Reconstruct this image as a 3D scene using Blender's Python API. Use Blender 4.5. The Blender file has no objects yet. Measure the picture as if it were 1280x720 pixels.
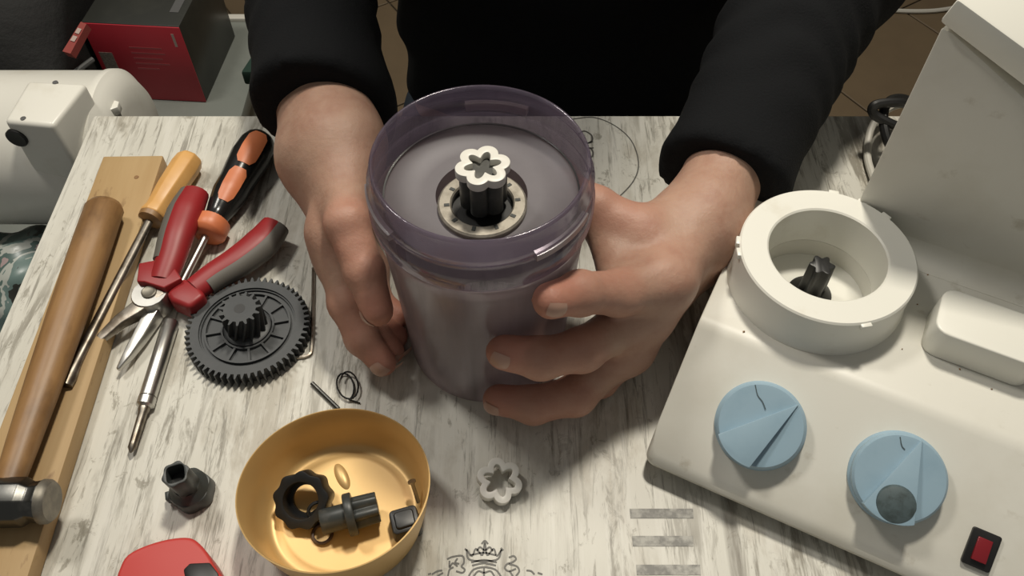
import bpy, bmesh, math, random
import numpy as np
from mathutils import Vector, Matrix, Euler

random.seed(7)
C = bpy.context.scene.collection
SC = bpy.context.scene

# ------------------------------------------------------------------ camera
# table top is z = 0; the phone hangs 0.45 m over it, tilted 53 deg down, looking along +Y
F_PX, CAM_H, PITCH = 1065.0, 0.45, math.radians(53)
cam_d = bpy.data.cameras.new('camera'); cam_d.sensor_width = 36.0
cam_d.lens = 36.0 * F_PX / 1280.0; cam_d.clip_start = 0.01
cam = bpy.data.objects.new('camera', cam_d); C.objects.link(cam)
cam.location = (0, 0, CAM_H); cam.rotation_euler = (math.radians(90) - PITCH, 0, 0)
SC.camera = cam

# ------------------------------------------------------------------ world, lamps, exposure
w = bpy.data.worlds.new('room_light'); SC.world = w; w.use_nodes = True
w.node_tree.nodes['Background'].inputs[0].default_value = (0.86, 0.85, 0.80, 1)
w.node_tree.nodes['Background'].inputs[1].default_value = 0.21

def area(name, loc, target, size, power, col):
    d = bpy.data.lights.new(name, 'AREA'); d.energy = power; d.size = size; d.color = col
    o = bpy.data.objects.new(name, d); C.objects.link(o); o.location = loc
    o.rotation_euler = (Vector(target) - Vector(loc)).to_track_quat('-Z', 'Y').to_euler()
area('ceiling_lamp', (0.20, 0.88, 1.62), (0.03, 0.25, 0.0), 0.17, 24.0, (1.0, 0.93, 0.80))
area('second_lamp', (-0.70, 0.80, 1.35), (-0.1, 0.28, 0.0), 0.22, 8.0, (1.0, 0.95, 0.86))

SC.view_settings.view_transform = 'Standard'; SC.view_settings.look = 'None'
SC.view_settings.exposure = -0.12; SC.view_settings.gamma = 1.0
SC.view_settings.use_curve_mapping = False
SC.cycles.use_denoising = True
SC.cycles.max_bounces = 10; SC.cycles.transparent_max_bounces = 16

# ------------------------------------------------------------------ measuring helpers
FV = np.array([0, math.cos(PITCH), -math.sin(PITCH)]); UV = np.array([0, math.sin(PITCH), math.cos(PITCH)])
RV = np.array([1.0, 0, 0]); C0 = np.array([0, 0, CAM_H])
def ray(x, y): return FV + (x - 640) / F_PX * RV + (360 - y) / F_PX * UV
def P(x, y, z=0.0):                       # where a sight line meets the level z
    d = ray(x, y); return C0 + d * ((z - CAM_H) / d[2])
def on_plane(x, y, o, n):
    d = ray(x, y); return C0 + d * (((np.array(o) - C0) @ n) / (d @ n))
def nrm(v): v = np.asarray(v, float); return v / np.linalg.norm(v)

# ------------------------------------------------------------------ materials
MATS = {}
def mat(name, col, rough=0.5, metal=0.0, spec=0.5, noise=None, bump=None, sss=0.0, coat=0.0):
    """noise: list of (scale(3), lo, hi, colour, strength) layers mixed over the base; bump: (scale(3), strength, distance)"""
    m = bpy.data.materials.new(name); m.use_nodes = True
    nt = m.node_tree; b = nt.nodes['Principled BSDF']
    b.inputs['Base Color'].default_value = (*col, 1); b.inputs['Roughness'].default_value = rough
    b.inputs['Metallic'].default_value = metal; b.inputs['Specular IOR Level'].default_value = spec
    b.inputs['Coat Weight'].default_value = coat
    if sss:
        b.inputs['Subsurface Weight'].default_value = sss; b.inputs['Subsurface Radius'].default_value = (0.009, 0.004, 0.002)
        b.inputs['Subsurface Scale'].default_value = 0.6
    tc = nt.nodes.new('ShaderNodeTexCoord')
    def noise_out(scale, detail=5.0, rgh=0.6, off=0.0):
        mp = nt.nodes.new('ShaderNodeMapping'); mp.inputs['Scale'].default_value = scale
        mp.inputs['Location'].default_value = (off, off * 0.7, off * 1.3)
        nt.links.new(tc.outputs['Object'], mp.inputs['Vector'])
        n = nt.nodes.new('ShaderNodeTexNoise'); n.inputs['Scale'].default_value = 1.0
        n.inputs['Detail'].default_value = detail; n.inputs['Roughness'].default_value = rgh
        nt.links.new(mp.outputs[0], n.inputs['Vector']); return n.outputs[0]
    src = None
    for i, (scale, lo, hi, c2, st) in enumerate(noise or []):
        r = nt.nodes.new('ShaderNodeMapRange'); r.inputs[1].default_value = lo; r.inputs[2].default_value = hi
        r.inputs[4].default_value = st
        nt.links.new(noise_out(scale, off=3.1 * i), r.inputs[0])
        mx = nt.nodes.new('ShaderNodeMix'); mx.data_type = 'RGBA'
        nt.links.new(r.outputs[0], mx.inputs[0])
        if src is None: mx.inputs[6].default_value = (*col, 1)
        else: nt.links.new(src, mx.inputs[6])
        mx.inputs[7].default_value = (*c2, 1); src = mx.outputs[2]
    if src is not None: nt.links.new(src, b.inputs['Base Color'])
    if bump:
        bp = nt.nodes.new('ShaderNodeBump'); bp.inputs['Strength'].default_value = bump[1]
        bp.inputs['Distance'].default_value = bump[2]
        nt.links.new(noise_out(bump[0], 6.0, 0.65, 1.7), bp.inputs['Height'])
        nt.links.new(bp.outputs[0], b.inputs['Normal'])
    MATS[name] = m; return m

def table_material():
    m = bpy.data.materials.new('whitewashed_wood_print'); m.use_nodes = True
    nt = m.node_tree; N = nt.nodes.new; L = nt.links.new; b = nt.nodes['Principled BSDF']
    b.inputs['Roughness'].default_value = 0.42; b.inputs['Specular IOR Level'].default_value = 0.35
    tc = N('ShaderNodeTexCoord')
    def noi(sx, sy, det, rg, off, dist=0.0):
        mp = N('ShaderNodeMapping'); mp.inputs['Scale'].default_value = (sx, sy, 1); mp.inputs['Location'].default_value = (off, off * 1.9, 0)
        L(tc.outputs['Object'], mp.inputs[0]); n = N('ShaderNodeTexNoise'); n.inputs['Scale'].default_value = 1
        n.inputs['Detail'].default_value = det; n.inputs['Roughness'].default_value = rg; n.inputs['Distortion'].default_value = dist
        L(mp.outputs[0], n.inputs['Vector']); return n.outputs[0]
    def rng(s, lo, hi, a=0.0, z=1.0):
        r = N('ShaderNodeMapRange'); r.inputs[1].default_value = lo; r.inputs[2].default_value = hi
        r.inputs[3].default_value = a; r.inputs[4].default_value = z; L(s, r.inputs[0]); return r.outputs[0]
    def mul(a, c):
        q = N('ShaderNodeMath'); q.operation = 'MULTIPLY'; L(a, q.inputs[0])
        if isinstance(c, float): q.inputs[1].default_value = c
        else: L(c, q.inputs[1])
        return q.outputs[0]
    def mix(f, a, c):
        q = N('ShaderNodeMix'); q.data_type = 'RGBA'; L(f, q.inputs[0])
        if isinstance(a, tuple): q.inputs[6].default_value = (*a, 1)
        else: L(a, q.inputs[6])
        q.inputs[7].default_value = (*c, 1); return q.outputs[2]
    worn = rng(noi(13, 7, 4, .6, 2.0), .40, .60)                       # where the whitewash has worn thin
    col = mix(rng(noi(25, 4, 4, .6, 9.0), .35, .7, 0, .6), (.68, .665, .60), (.57, .55, .485))
    col = mix(mul(rng(noi(22, 8, 6, .68, 5.0, .3), .52, .64), .60), col, (.375, .335, .265))       # warm grey patches
    col = mix(mul(mul(rng(noi(120, 15, 6, .72, 13.0, .5), .50, .585), worn), .85), col, (.235, .215, .175))   # grey streaks
    col = mix(mul(rng(noi(230, 14, 5, .75, 21.0, .4), .565, .64), .68), col, (.19, .175, .145))   # fine splits
    col = mix(mul(rng(noi(70, 40, 6, .75, 31.0, .9), .575, .64), .70), col, (.25, .23, .185))  # chipped flecks
    col = mix(mul(rng(noi(34, 1.0, 1, .3, 41.0), .64, .665), .55), col, (.20, .18, .15))       # long cracks
    col = mix(mul(rng(noi(150, 9, 4, .65, 51.0), .52, .66), .55), col, (.74, .725, .665))        # brighter brush marks
    L(col, b.inputs['Base Color'])
    bp = N('ShaderNodeBump'); bp.inputs['Strength'].default_value = .25; bp.inputs['Distance'].default_value = .0006
    L(noi(150, 9, 6, .7, 3.3), bp.inputs['Height']); L(bp.outputs[0], b.inputs['Normal'])
    return m

def clear_plastic(name, lo, hi, gl, dc, tc_):
    m = bpy.data.materials.new(name); m.use_nodes = True
    nt = m.node_tree; N = nt.nodes.new; L = nt.links.new
    nt.nodes.remove(nt.nodes['Principled BSDF']); out = nt.nodes['Material Output']
    tr = N('ShaderNodeBsdfTransparent'); tr.inputs[0].default_value = (.70, .66, .70, 1)
    df = N('ShaderNodeBsdfDiffuse'); df.inputs[0].default_value = (*dc, 1)
    tl = N('ShaderNodeBsdfTranslucent'); tl.inputs[0].default_value = (*tc_, 1)
    a = N('ShaderNodeMixShader'); a.inputs[0].default_value = .55; L(df.outputs[0], a.inputs[1]); L(tl.outputs[0], a.inputs[2])
    s = N('ShaderNodeMixShader')
    tc = N('ShaderNodeTexCoord'); mp = N('ShaderNodeMapping'); mp.inputs['Scale'].default_value = (90, 90, 7)
    n = N('ShaderNodeTexNoise'); n.inputs['Scale'].default_value = 1; n.inputs['Detail'].default_value = 5
    L(tc.outputs['Object'], mp.inputs[0]); L(mp.outputs[0], n.inputs['Vector'])
    r = N('ShaderNodeMapRange'); r.inputs[1].default_value = .3; r.inputs[2].default_value = .7; r.inputs[3].default_value = lo; r.inputs[4].default_value = hi
    L(n.outputs[0], r.inputs[0]); L(r.outputs[0], s.inputs[0])
    L(tr.outputs[0], s.inputs[1]); L(a.outputs[0], s.inputs[2])
    g = N('ShaderNodeBsdfGlossy'); g.inputs[0].default_value = (.9, .9, .95, 1); g.inputs['Roughness'].default_value = gl
    lw = N('ShaderNodeLayerWeight'); lw.inputs[0].default_value = .18
    fr = N('ShaderNodeMapRange'); fr.inputs[3].default_value = .03; fr.inputs[4].default_value = .45; L(lw.outputs['Facing'], fr.inputs[0])
    f = N('ShaderNodeMixShader'); L(fr.outputs[0], f.inputs[0]); L(s.outputs[0], f.inputs[1]); L(g.outputs[0], f.inputs[2])
    L(f.outputs[0], out.inputs[0]); return m

def skin_material():
    m = mat('skin', (.44, .272, .20), .48, 0, .35, noise=[((90, 90, 90), .42, .66, (.36, .19, .135), .6), ((22, 22, 22), .42, .68, (.50, .335, .245), .55)],
            bump=((260, 260, 260), .35, .0012), sss=.10)
    nt = m.node_tree; b = nt.nodes['Principled BSDF']
    src = b.inputs['Base Color'].links[0].from_socket
    at = nt.nodes.new('ShaderNodeAttribute'); at.attribute_name = 'flush'
    mx = nt.nodes.new('ShaderNodeMix'); mx.data_type = 'RGBA'; nt.links.new(at.outputs['Fac'], mx.inputs[0])
    nt.links.new(src, mx.inputs[6]); mx.inputs[7].default_value = (.46, .185, .13, 1)
    nt.links.new(mx.outputs[2], b.inputs['Base Color']); return m

M = dict(
    table=table_material(), clear=clear_plastic('smoky_lilac_plastic', .62, .86, .18, (.40, .35, .355), (.54, .47, .475)), frosted=clear_plastic('frosted_lilac_plastic', .66, .78, .5, (.185, .155, .165), (.26, .22, .235)), clearrim=clear_plastic('clear_lilac_rim', .22, .36, .14, (.29, .245, .33), (.36, .30, .42)), skin=skin_material(),
    ink=mat('grey_print', (.10, .095, .085), .5), ink2=mat('faded_print', (.17, .165, .15), .5, noise=[((140, 140, 1), .42, .60, (.42, .41, .37), .9)]),
    nail=mat('nail', (.47, .285, .215), .36),
    pine=mat('pine_wood', (.46, .315, .155), .6, noise=[((60, 5, 60), .4, .68, (.36, .22, .09), .6), ((9, 14, 9), .5, .75, (.40, .28, .13), .6), ((120, 40, 120), .62, .72, (.20, .11, .045), .7)], bump=((160, 14, 160), .2, .0006)),
    hickory=mat('worn_handle_wood', (.33, .185, .075), .45, noise=[((90, 9, 90), .40, .66, (.20, .10, .036), .8), ((30, 14, 30), .50, .66, (.115, .058, .024), .65)], bump=((140, 10, 140), .25, .0006)),
    orangewood=mat('yellow_lacquered_wood', (.72, .40, .135), .40, noise=[((60, 60, 9), .45, .7, (.60, .30, .085), .6)]),
    steel=mat('steel', (.56, .55, .52), .34, 1.0, noise=[((60, 60, 60), .4, .7, (.36, .35, .33), .6)]),
    darksteel=mat('dark_steel', (.10, .10, .095), .34, 1.0, noise=[((70, 70, 70), .5, .72, (.22, .21, .19), .7)]),
    rustysteel=mat('worn_blade_steel', (.32, .29, .25), .38, 1.0, noise=[((90, 90, 90), .45, .65, (.10, .075, .05), .7)]),
    hammerface=mat('worn_hammer_steel', (.26, .24, .20), .5, .75, noise=[((120, 120, 120), .42, .66, (.15, .14, .12), .7)]),
    ringmetal=mat('dull_ring_metal', (.34, .31, .26), .42, .55, noise=[((200, 200, 200), .45, .68, (.17, .15, .12), .6)]),
    redgrip=mat('red_rubber', (.30, .017, .02), .45, noise=[((40, 40, 40), .45, .75, (.22, .02, .02), .5)]),
    greygrip=mat('grey_rubber', (.125, .115, .10), .6),
    blackgrip=mat('glossy_black_plastic', (.012, .012, .012), .22),
    orangegrip=mat('orange_plastic', (.66, .205, .085), .42, noise=[((60, 60, 60), .5, .7, (.50, .14, .06), .5)]),
    gear=mat('charcoal_plastic', (.040, .044, .047), .5, noise=[((60, 60, 60), .45, .75, (.065, .068, .07), .7)], bump=((500, 500, 500), .08, .0005)),
    black=mat('black_plastic', (.010, .010, .010), .42),
    coupler=mat('dark_grey_plastic', (.034, .038, .036), .42, noise=[((150, 150, 150), .5, .7, (.075, .075, .07), .6)]),
    white=mat('white_plastic', (.78, .765, .70), .32, noise=[((26, 26, 26), .55, .75, (.66, .63, .545), .6)]),
    nylon=mat('white_nylon', (.74, .72, .66), .4),
    shell=mat('aged_white_plastic', (.70, .685, .62), .40, noise=[((16, 16, 16), .48, .70, (.60, .575, .495), .6), ((55, 55, 55), .63, .74, (.42, .38, .30), .55)], bump=((900, 900, 900), .06, .0004)),
    shelltop=mat('white_enamel_plastic', (.80, .79, .72), .36, noise=[((30, 30, 30), .60, .75, (.66, .62, .52), .6)]),
    blue=mat('blue_plastic', (.30, .425, .515), .38, noise=[((60, 60, 60), .45, .75, (.24, .36, .45), .6)]),
    patch=mat('dark_stain', (.075, .105, .112), .55, noise=[((220, 220, 220), .45, .65, (.04, .055, .055), .8)]),
    redswitch=mat('red_translucent_plastic', (.20, .012, .018), .25),
    gold=mat('gold_lacquered_tin', (.68, .45, .185), .42, .35, noise=[((14, 14, 14), .45, .75, (.60, .385, .15), .7)]),
    redtool=mat('red_tool_plastic', (.52, .045, .038), .5),
    sweater=mat('black_knit', (.0068, .0074, .0086), .92, spec=.2, bump=((700, 700, 700), .6, .0012)),
    denim=mat('blue_denim', (.025, .036, .052), .9, noise=[((30, 30, 30), .45, .7, (.04, .055, .075), .7)], bump=((900, 900, 900), .4, .001)),
    hair=mat('dark_hair', (.02, .014, .010), .6), shoe=mat('black_leather', (.014, .013, .012), .5),
    eyew=mat('eye_white', (.7, .68, .64), .3), eyed=mat('iris', (.06, .035, .02), .2), lip=mat('lip_skin', (.42, .18, .14), .45),
    stool=mat('stool_wood', (.22, .12, .06), .5, noise=[((40, 40, 4), .4, .7, (.14, .07, .03), .6)]),
    tile=mat('brown_floor_tile', (.185, .135, .082), .40, noise=[((7, 7, 7), .4, .7, (.145, .105, .065), .7)]),
    grout=mat('grout', (.115, .088, .058), .9),
    wall=mat('beige_wall', (.26, .22, .15), .8),
    greybench=mat('grey_laminate', (.21, .225, .205), .45, noise=[((20, 20, 20), .45, .7, (.17, .185, .17), .6)]),
    redcard=mat('red_printed_card', (.46, .026, .042), .45, noise=[((9, 9, 9), .45, .75, (.38, .026, .04), .7)]),
    darkcard=mat('dark_printed_card', (.030, .031, .027), .35, noise=[((14, 14, 14), .45, .75, (.055, .055, .045), .7)]),
    sticker=mat('pale_sticker', (.25, .21, .18), .6, noise=[((320, 60, 320), .45, .55, (.13, .10, .09), .7)]),
    pinkprint=mat('pink_lettering', (.42, .075, .085), .5), paleprint=mat('pale_lettering', (.52, .40, .36), .5),
    bag=mat('black_nylon', (.006, .006, .006), .75, bump=((60, 60, 60), .5, .004)),
    strapred=mat('red_fabric_label', (.30, .06, .05), .7), greyplastic=mat('grey_plastic', (.10, .10, .10), .5),
    green=mat('dark_green_fabric', (.008, .030, .020), .85),
    cablew=mat('white_cable', (.60, .58, .52), .45), rubber=mat('black_rubber', (.014, .014, .014), .4),
    brownring=mat('brown_rubber', (.055, .028, .014), .4),
)
def printed_bag_material():
    m = bpy.data.materials.new('printed_plastic_film'); m.use_nodes = True; nt = m.node_tree
    b = nt.nodes['Principled BSDF']; b.inputs['Roughness'].default_value = .3
    tc = nt.nodes.new('ShaderNodeTexCoord'); v = nt.nodes.new('ShaderNodeTexNoise'); v.inputs['Scale'].default_value = 22; v.inputs['Detail'].default_value = 3
    v.inputs['Distortion'].default_value = 1.2
    nt.links.new(tc.outputs['Object'], v.inputs['Vector']); r = nt.nodes.new('ShaderNodeValToRGB'); r.color_ramp.interpolation = 'CONSTANT'
    e = r.color_ramp.elements
    e[0].position = 0; e[0].color = (.03, .03, .025, 1); e[1].position = .38; e[1].color = (.13, .19, .18, 1)
    for p, c in ((.47, (.40, .42, .39)), (.54, (.085, .13, .12)), (.60, (.35, .27, .27)), (.66, (.47, .48, .45))):
        q = e.new(p); q.color = (*c, 1)
    nt.links.new(v.outputs[0], r.inputs[0]); nt.links.new(r.outputs[0], b.inputs['Base Color']); return m
M['film'] = printed_bag_material()

# ------------------------------------------------------------------ mesh helpers
class MB:
    """collects vertices and faces, then links them as one mesh object"""
    def __init__(s): s.v = []; s.f = []
    def add(s, v, f):
        k = len(s.v); s.v += [tuple(map(float, q)) for q in v]; s.f += [tuple(i + k for i in q) for q in f]; return s
    def xf(s, mtx):
        mtx = Matrix(mtx); s.v = [tuple(mtx @ Vector(q)) for q in s.v]; return s
    def lathe(s, prof, seg=48, close=False):
        """(r, z) profile round the z axis; r = 0 ends become a pole"""
        n = len(prof); rings = []
        vs = []; fs = []
        for r, z in prof:
            if r < 1e-6: rings.append([len(vs)]); vs.append((0, 0, z))
            else:
                rings.append(list(range(len(vs), len(vs) + seg)))
                vs += [(r * math.cos(2 * math.pi * i / seg), r * math.sin(2 * math.pi * i / seg), z) for i in range(seg)]
        pairs = list(zip(range(n - 1), range(1, n))) + ([(n - 1, 0)] if close else [])
        for a, b in pairs:
            A, B = rings[a], rings[b]
            for i in range(seg):
                j = (i + 1) % seg
                if len(A) == 1 and len(B) == 1: continue
                if len(A) == 1: fs.append((A[0], B[j], B[i]))
                elif len(B) == 1: fs.append((A[i], A[j], B[0]))
                else: fs.append((A[i], A[j], B[j], B[i]))
        return s.add(vs, fs)
    def prism(s, poly, z0, z1, taper=1.0):
        n = len(poly); cx = sum(p[0] for p in poly) / n; cy = sum(p[1] for p in poly) / n
        vs = [(x, y, z0) for x, y in poly] + [(cx + (x - cx) * taper, cy + (y - cy) * taper, z1) for x, y in poly]
        fs = [tuple(range(n - 1, -1, -1)), tuple(range(n, 2 * n))] + [(i, (i + 1) % n, n + (i + 1) % n, n + i) for i in range(n)]
        return s.add(vs, fs)
    def ringprism(s, outer, inner, z0, z1):
        n = len(outer); vs = [(x, y, z) for z in (z0, z1) for P_ in (outer, inner) for x, y in P_]; fs = []
        for i in range(n):
            j = (i + 1) % n
            fs += [(i, j, 2 * n + j, 2 * n + i), (n + j, n + i, 3 * n + i, 3 * n + j), (2 * n + i, 2 * n + j, 3 * n + j, 3 * n + i), (j, i, n + i, n + j)]
        return s.add(vs, fs)
    def tube(s, pts, r, seg=12, cap=True, flat=1.0, up=None):
        """round bar along points; r is a number or a list"""
        pts = [Vector(p) for p in pts]; n = len(pts); rs = r if hasattr(r, '__len__') else [r] * n
        vs = []; fs = []; prev = Vector(up) if up is not None else None
        for i, p in enumerate(pts):
            t = (pts[min(i + 1, n - 1)] - pts[max(i - 1, 0)]).normalized()
            if prev is None: prev = t.orthogonal()
            a = (prev - t * prev.dot(t)).normalized(); prev = a; b = t.cross(a)
            for k in range(seg):
                th = 2 * math.pi * k / seg
                vs.append(p + (a * math.cos(th) * flat + b * math.sin(th)) * rs[i])
        for i in range(n - 1):
            for k in range(seg):
                j = (k + 1) % seg; fs.append((i * seg + k, i * seg + j, (i + 1) * seg + j, (i + 1) * seg + k))
        if cap: fs += [tuple(range(seg - 1, -1, -1)), tuple(range((n - 1) * seg, n * seg))]
        return s.add(vs, fs)
    def box(s, lo, hi):
        x0, y0, z0 = lo; x1, y1, z1 = hi
        return s.prism([(x0, y0), (x1, y0), (x1, y1), (x0, y1)], z0, z1)
    def ribbon(s, pts, wd, z=0.0):
        """flat printed stroke on a level surface"""
        pts = [np.array(p[:2], float) for p in pts]; n = len(pts); vs = []; fs = []
        for i, p in enumerate(pts):
            t = nrm(pts[min(i + 1, n - 1)] - pts[max(i - 1, 0)] + 1e-9); q = np.array([-t[1], t[0]]) * wd / 2
            vs += [(*(p - q), z), (*(p + q), z)]
        fs = [(2 * i, 2 * i + 2, 2 * i + 3, 2 * i + 1) for i in range(n - 1)]
        return s.add(vs, fs)
    def mesh(s, name, bevel=0.0, seg=2, smooth=True, sharp=35):
        me = bpy.data.meshes.new(name); me.from_pydata(s.v, [], s.f); me.update()
        bm = bmesh.new(); bm.from_mesh(me)
        bmesh.ops.recalc_face_normals(bm, faces=bm.faces)
        if bevel:
            es = [e for e in bm.edges if len(e.link_faces) == 2 and e.calc_face_angle(0) > math.radians(28)]
            bmesh.ops.bevel(bm, geom=es, offset=bevel, segments=seg, profile=.5, affect='EDGES', clamp_overlap=True)
        if smooth:
            for f in bm.faces: f.smooth = True
            for e in bm.edges:
                if len(e.link_faces) == 2 and e.calc_face_angle(0) > math.radians(sharp): e.smooth = False
        bm.to_mesh(me); bm.free(); return me

def link(name, me, material, parent=None, world=False):
    """links one mesh object; world=True: the mesh is in world metres and is moved into its parent's frame"""
    o = bpy.data.objects.new(name, me); C.objects.link(o)
    if material is not None: me.materials.append(M[material] if isinstance(material, str) else material)
    if parent is not None:
        o.parent = parent
        if world: me.transform(wm(parent).inverted())
    return o
def wm(o):
    m = Matrix.Translation(o.location) @ o.rotation_euler.to_matrix().to_4x4()
    return wm(o.parent) @ m if o.parent else m
def part(name, mb, material, parent, bevel=0.0, world=False, seg=2, sharp=35, label=None):
    o = link(name, mb.mesh(name, bevel, seg, True, sharp), material, parent, world)
    if label: o['label'] = label
    return o
def tag(o, label, cat, group=None, kind=None):
    o['label'] = label
    if cat: o['category'] = cat
    if group: o['group'] = group
    if kind: o['kind'] = kind
    return o
def thing(name, label, cat, loc, rot=(0, 0, 0), group=None):
    o = bpy.data.objects.new(name, None); C.objects.link(o); o.location = loc; o.rotation_euler = rot
    o.empty_display_size = .02
    return tag(o, label, cat, group)
def basis(x, y, z, o):
    """matrix from three axes and an origin"""
    m = Matrix.Identity(4)
    for i, a in enumerate((x, y, z)):
        for k in range(3): m[k][i] = a[k]
    for k in range(3): m[k][3] = o[k]
    return m
def circle(r, n=48, a0=0.0, cx=0, cy=0): return [(cx + r * math.cos(a0 + 2 * math.pi * i / n), cy + r * math.sin(a0 + 2 * math.pi * i / n)) for i in range(n)]
def rrect(x0, y0, x1, y1, r, n=5):
    o = []
    for cx, cy, a in ((x1 - r, y1 - r, 0), (x0 + r, y1 - r, 90), (x0 + r, y0 + r, 180), (x1 - r, y0 + r, 270)):
        o += [(cx + r * math.cos(math.radians(a + 90 * i / n)), cy + r * math.sin(math.radians(a + 90 * i / n))) for i in range(n + 1)]
    return o
def smoothpath(pts, n=6):
    """Catmull-Rom"""
    p = [np.array(q, float) for q in pts]; p = [2 * p[0] - p[1]] + p + [2 * p[-1] - p[-2]]; o = []
    for i in range(1, len(p) - 2):
        for k in range(n):
            t = k / n; a, b, c, d = p[i - 1:i + 3]
            o.append(.5 * (2 * b + (c - a) * t + (2 * a - 5 * b + 4 * c - d) * t * t + (3 * b - a - 3 * c + d) * t ** 3))
    o.append(p[-2]); return o

# ------------------------------------------------------------------ smooth bodies: distance fields meshed with surface nets
def cone(p, a, b, ra, rb):
    a = np.asarray(a, np.float32); b = np.asarray(b, np.float32); ba = b - a
    h = np.clip((p - a) @ ba / max(float(ba @ ba), 1e-12), 0, 1)
    return np.linalg.norm(p - a - h[:, None] * ba, axis=1) - (ra + (rb - ra) * h)
def ell(p, c, r):
    q = (p - np.asarray(c, np.float32)); r = np.asarray(r, np.float32)
    k0 = np.linalg.norm(q / r, axis=1); k1 = np.linalg.norm(q / (r * r), axis=1)
    return k0 * (k0 - 1) / np.maximum(k1, 1e-9)
def smin(a, b, k):
    h = np.maximum(k - np.abs(a - b), 0) / k
    return np.minimum(a, b) - h * h * k * .25
def chain(p, pts, rs, k=.004):
    d = None
    for i in range(len(pts) - 1):
        e = cone(p, pts[i], pts[i + 1], rs[i], rs[i + 1]); d = e if d is None else smin(d, e, k)
    return d
def nets(f, lo, hi, h, smooth=2):
    lo = np.array(lo, np.float32); n = (np.ceil((np.array(hi) - lo) / h).astype(int) // 4 + 2) * 4
    ax = [lo[i] + h * np.arange(n[i], dtype=np.float32) for i in range(3)]
    cx = [a[::4] + 1.5 * h for a in ax]
    G = np.stack(np.meshgrid(*cx, indexing='ij'), -1).reshape(-1, 3)
    cd = f(G).reshape([len(a) for a in cx])
    D = np.repeat(np.repeat(np.repeat(cd, 4, 0), 4, 1), 4, 2).astype(np.float32)
    near = np.abs(D) < 7 * h
    I = np.argwhere(near); D[near] = f((lo + I * h).astype(np.float32))
    S = D < 0
    cell = np.zeros([k - 1 for k in n], np.uint8)
    for dx in (0, 1):
        for dy in (0, 1):
            for dz in (0, 1): cell += S[dx:n[0] - 1 + dx, dy:n[1] - 1 + dy, dz:n[2] - 1 + dz]
    act = (cell > 0) & (cell < 8); idx = np.full(act.shape, -1, np.int64); A = np.argwhere(act); idx[act] = np.arange(len(A))
    acc = np.zeros((len(A), 3)); cnt = np.zeros(len(A))
    for axis in range(3):
        o1, o2 = [k for k in range(3) if k != axis]
        for i in (0, 1):
            for j in (0, 1):
                b0 = A.copy(); b0[:, o1] += i; b0[:, o2] += j; b1 = b0.copy(); b1[:, axis] += 1
                d0 = D[tuple(b0.T)]; d1 = D[tuple(b1.T)]; m = (d0 < 0) != (d1 < 0)
                t = d0[m] / (d0[m] - d1[m]); pt = b0[m].astype(float); pt[:, axis] += t
                acc[m] += pt; cnt[m] += 1
    V = lo + h * acc / cnt[:, None]
    faces = []
    for axis in range(3):
        o1, o2 = (axis + 1) % 3, (axis + 2) % 3
        sl0 = [slice(1, n[k] - 1) for k in range(3)]; sl0[axis] = slice(0, n[axis] - 1)
        sl1 = list(sl0); sl1[axis] = slice(1, n[axis])
        s0, s1 = S[tuple(sl0)], S[tuple(sl1)]; E = np.argwhere(s0 != s1); flip = s0[tuple(E.T)]
        off = np.ones(3, int); off[axis] = 0; E = E + off
        def cid(a, b):
            q = E.copy(); q[:, o1] -= a; q[:, o2] -= b; return idx[tuple(q.T)]
        Q = np.stack([cid(0, 0), cid(1, 0), cid(1, 1), cid(0, 1)], 1); Q[~flip] = Q[~flip][:, ::-1]; faces.append(Q)
    Fq = np.concatenate(faces); Fq = Fq[(Fq >= 0).all(1)]
    for _ in range(smooth):                                       # light Laplacian smoothing
        s = np.zeros_like(V); c = np.zeros(len(V))
        for a in range(4):
            for b in ((a + 1) % 4, (a - 1) % 4):
                np.add.at(s, Fq[:, a], V[Fq[:, b]]); np.add.at(c, Fq[:, a], 1)
        V = V * .5 + .5 * s / np.maximum(c, 1)[:, None]
    return V, Fq
def netmesh(name, V, Fq):
    me = bpy.data.meshes.new(name); me.from_pydata(V.tolist(), [], Fq.tolist()); me.update()
    me.polygons.foreach_set('use_smooth', np.ones(len(me.polygons), bool)); return me

# ================================================================== THE SETTING
floor = link('floor', MB().box((-2.2, -.6, -.80), (2.4, 3.2, -.756)).mesh('floor', smooth=False), 'grout'); floor['kind'] = 'structure'
TILE = .333; ta = math.radians(-57.5)
tile_me = MB().box((-TILE / 2 + .002, -TILE / 2 + .002, -.755), (TILE / 2 - .002, TILE / 2 - .002, -.75)).mesh('tile', .0015, 1)
tile_me.materials.append(M['tile'])
org = np.array([.719, 1.404]); e1 = np.array([math.cos(ta), math.sin(ta)]); e2 = np.array([-e1[1], e1[0]])
for i in range(-7, 8):
    for j in range(-7, 8):
        q = org + e1 * i * TILE + e2 * (j + .5) * TILE
        if -2.0 < q[0] < 2.2 and -.4 < q[1] < 3.0:
            o = bpy.data.objects.new('tile', tile_me); C.objects.link(o); o.parent = floor
            o.location = (q[0], q[1], 0); o.rotation_euler = (0, 0, ta)
wl = link('wall_back', MB().box((-2.2, 3.2, -.80), (2.4, 3.3, 1.75)).mesh('wall_back', smooth=False), 'wall'); wl['kind'] = 'structure'
for nm_, x0, x1 in (('wall_left', -2.3, -2.2), ('wall_right', 2.4, 2.5)):
    wl = link(nm_, MB().box((x0, -.6, -.80), (x1, 3.3, 1.75)).mesh(nm_, smooth=False), 'wall'); wl['kind'] = 'structure'

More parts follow.
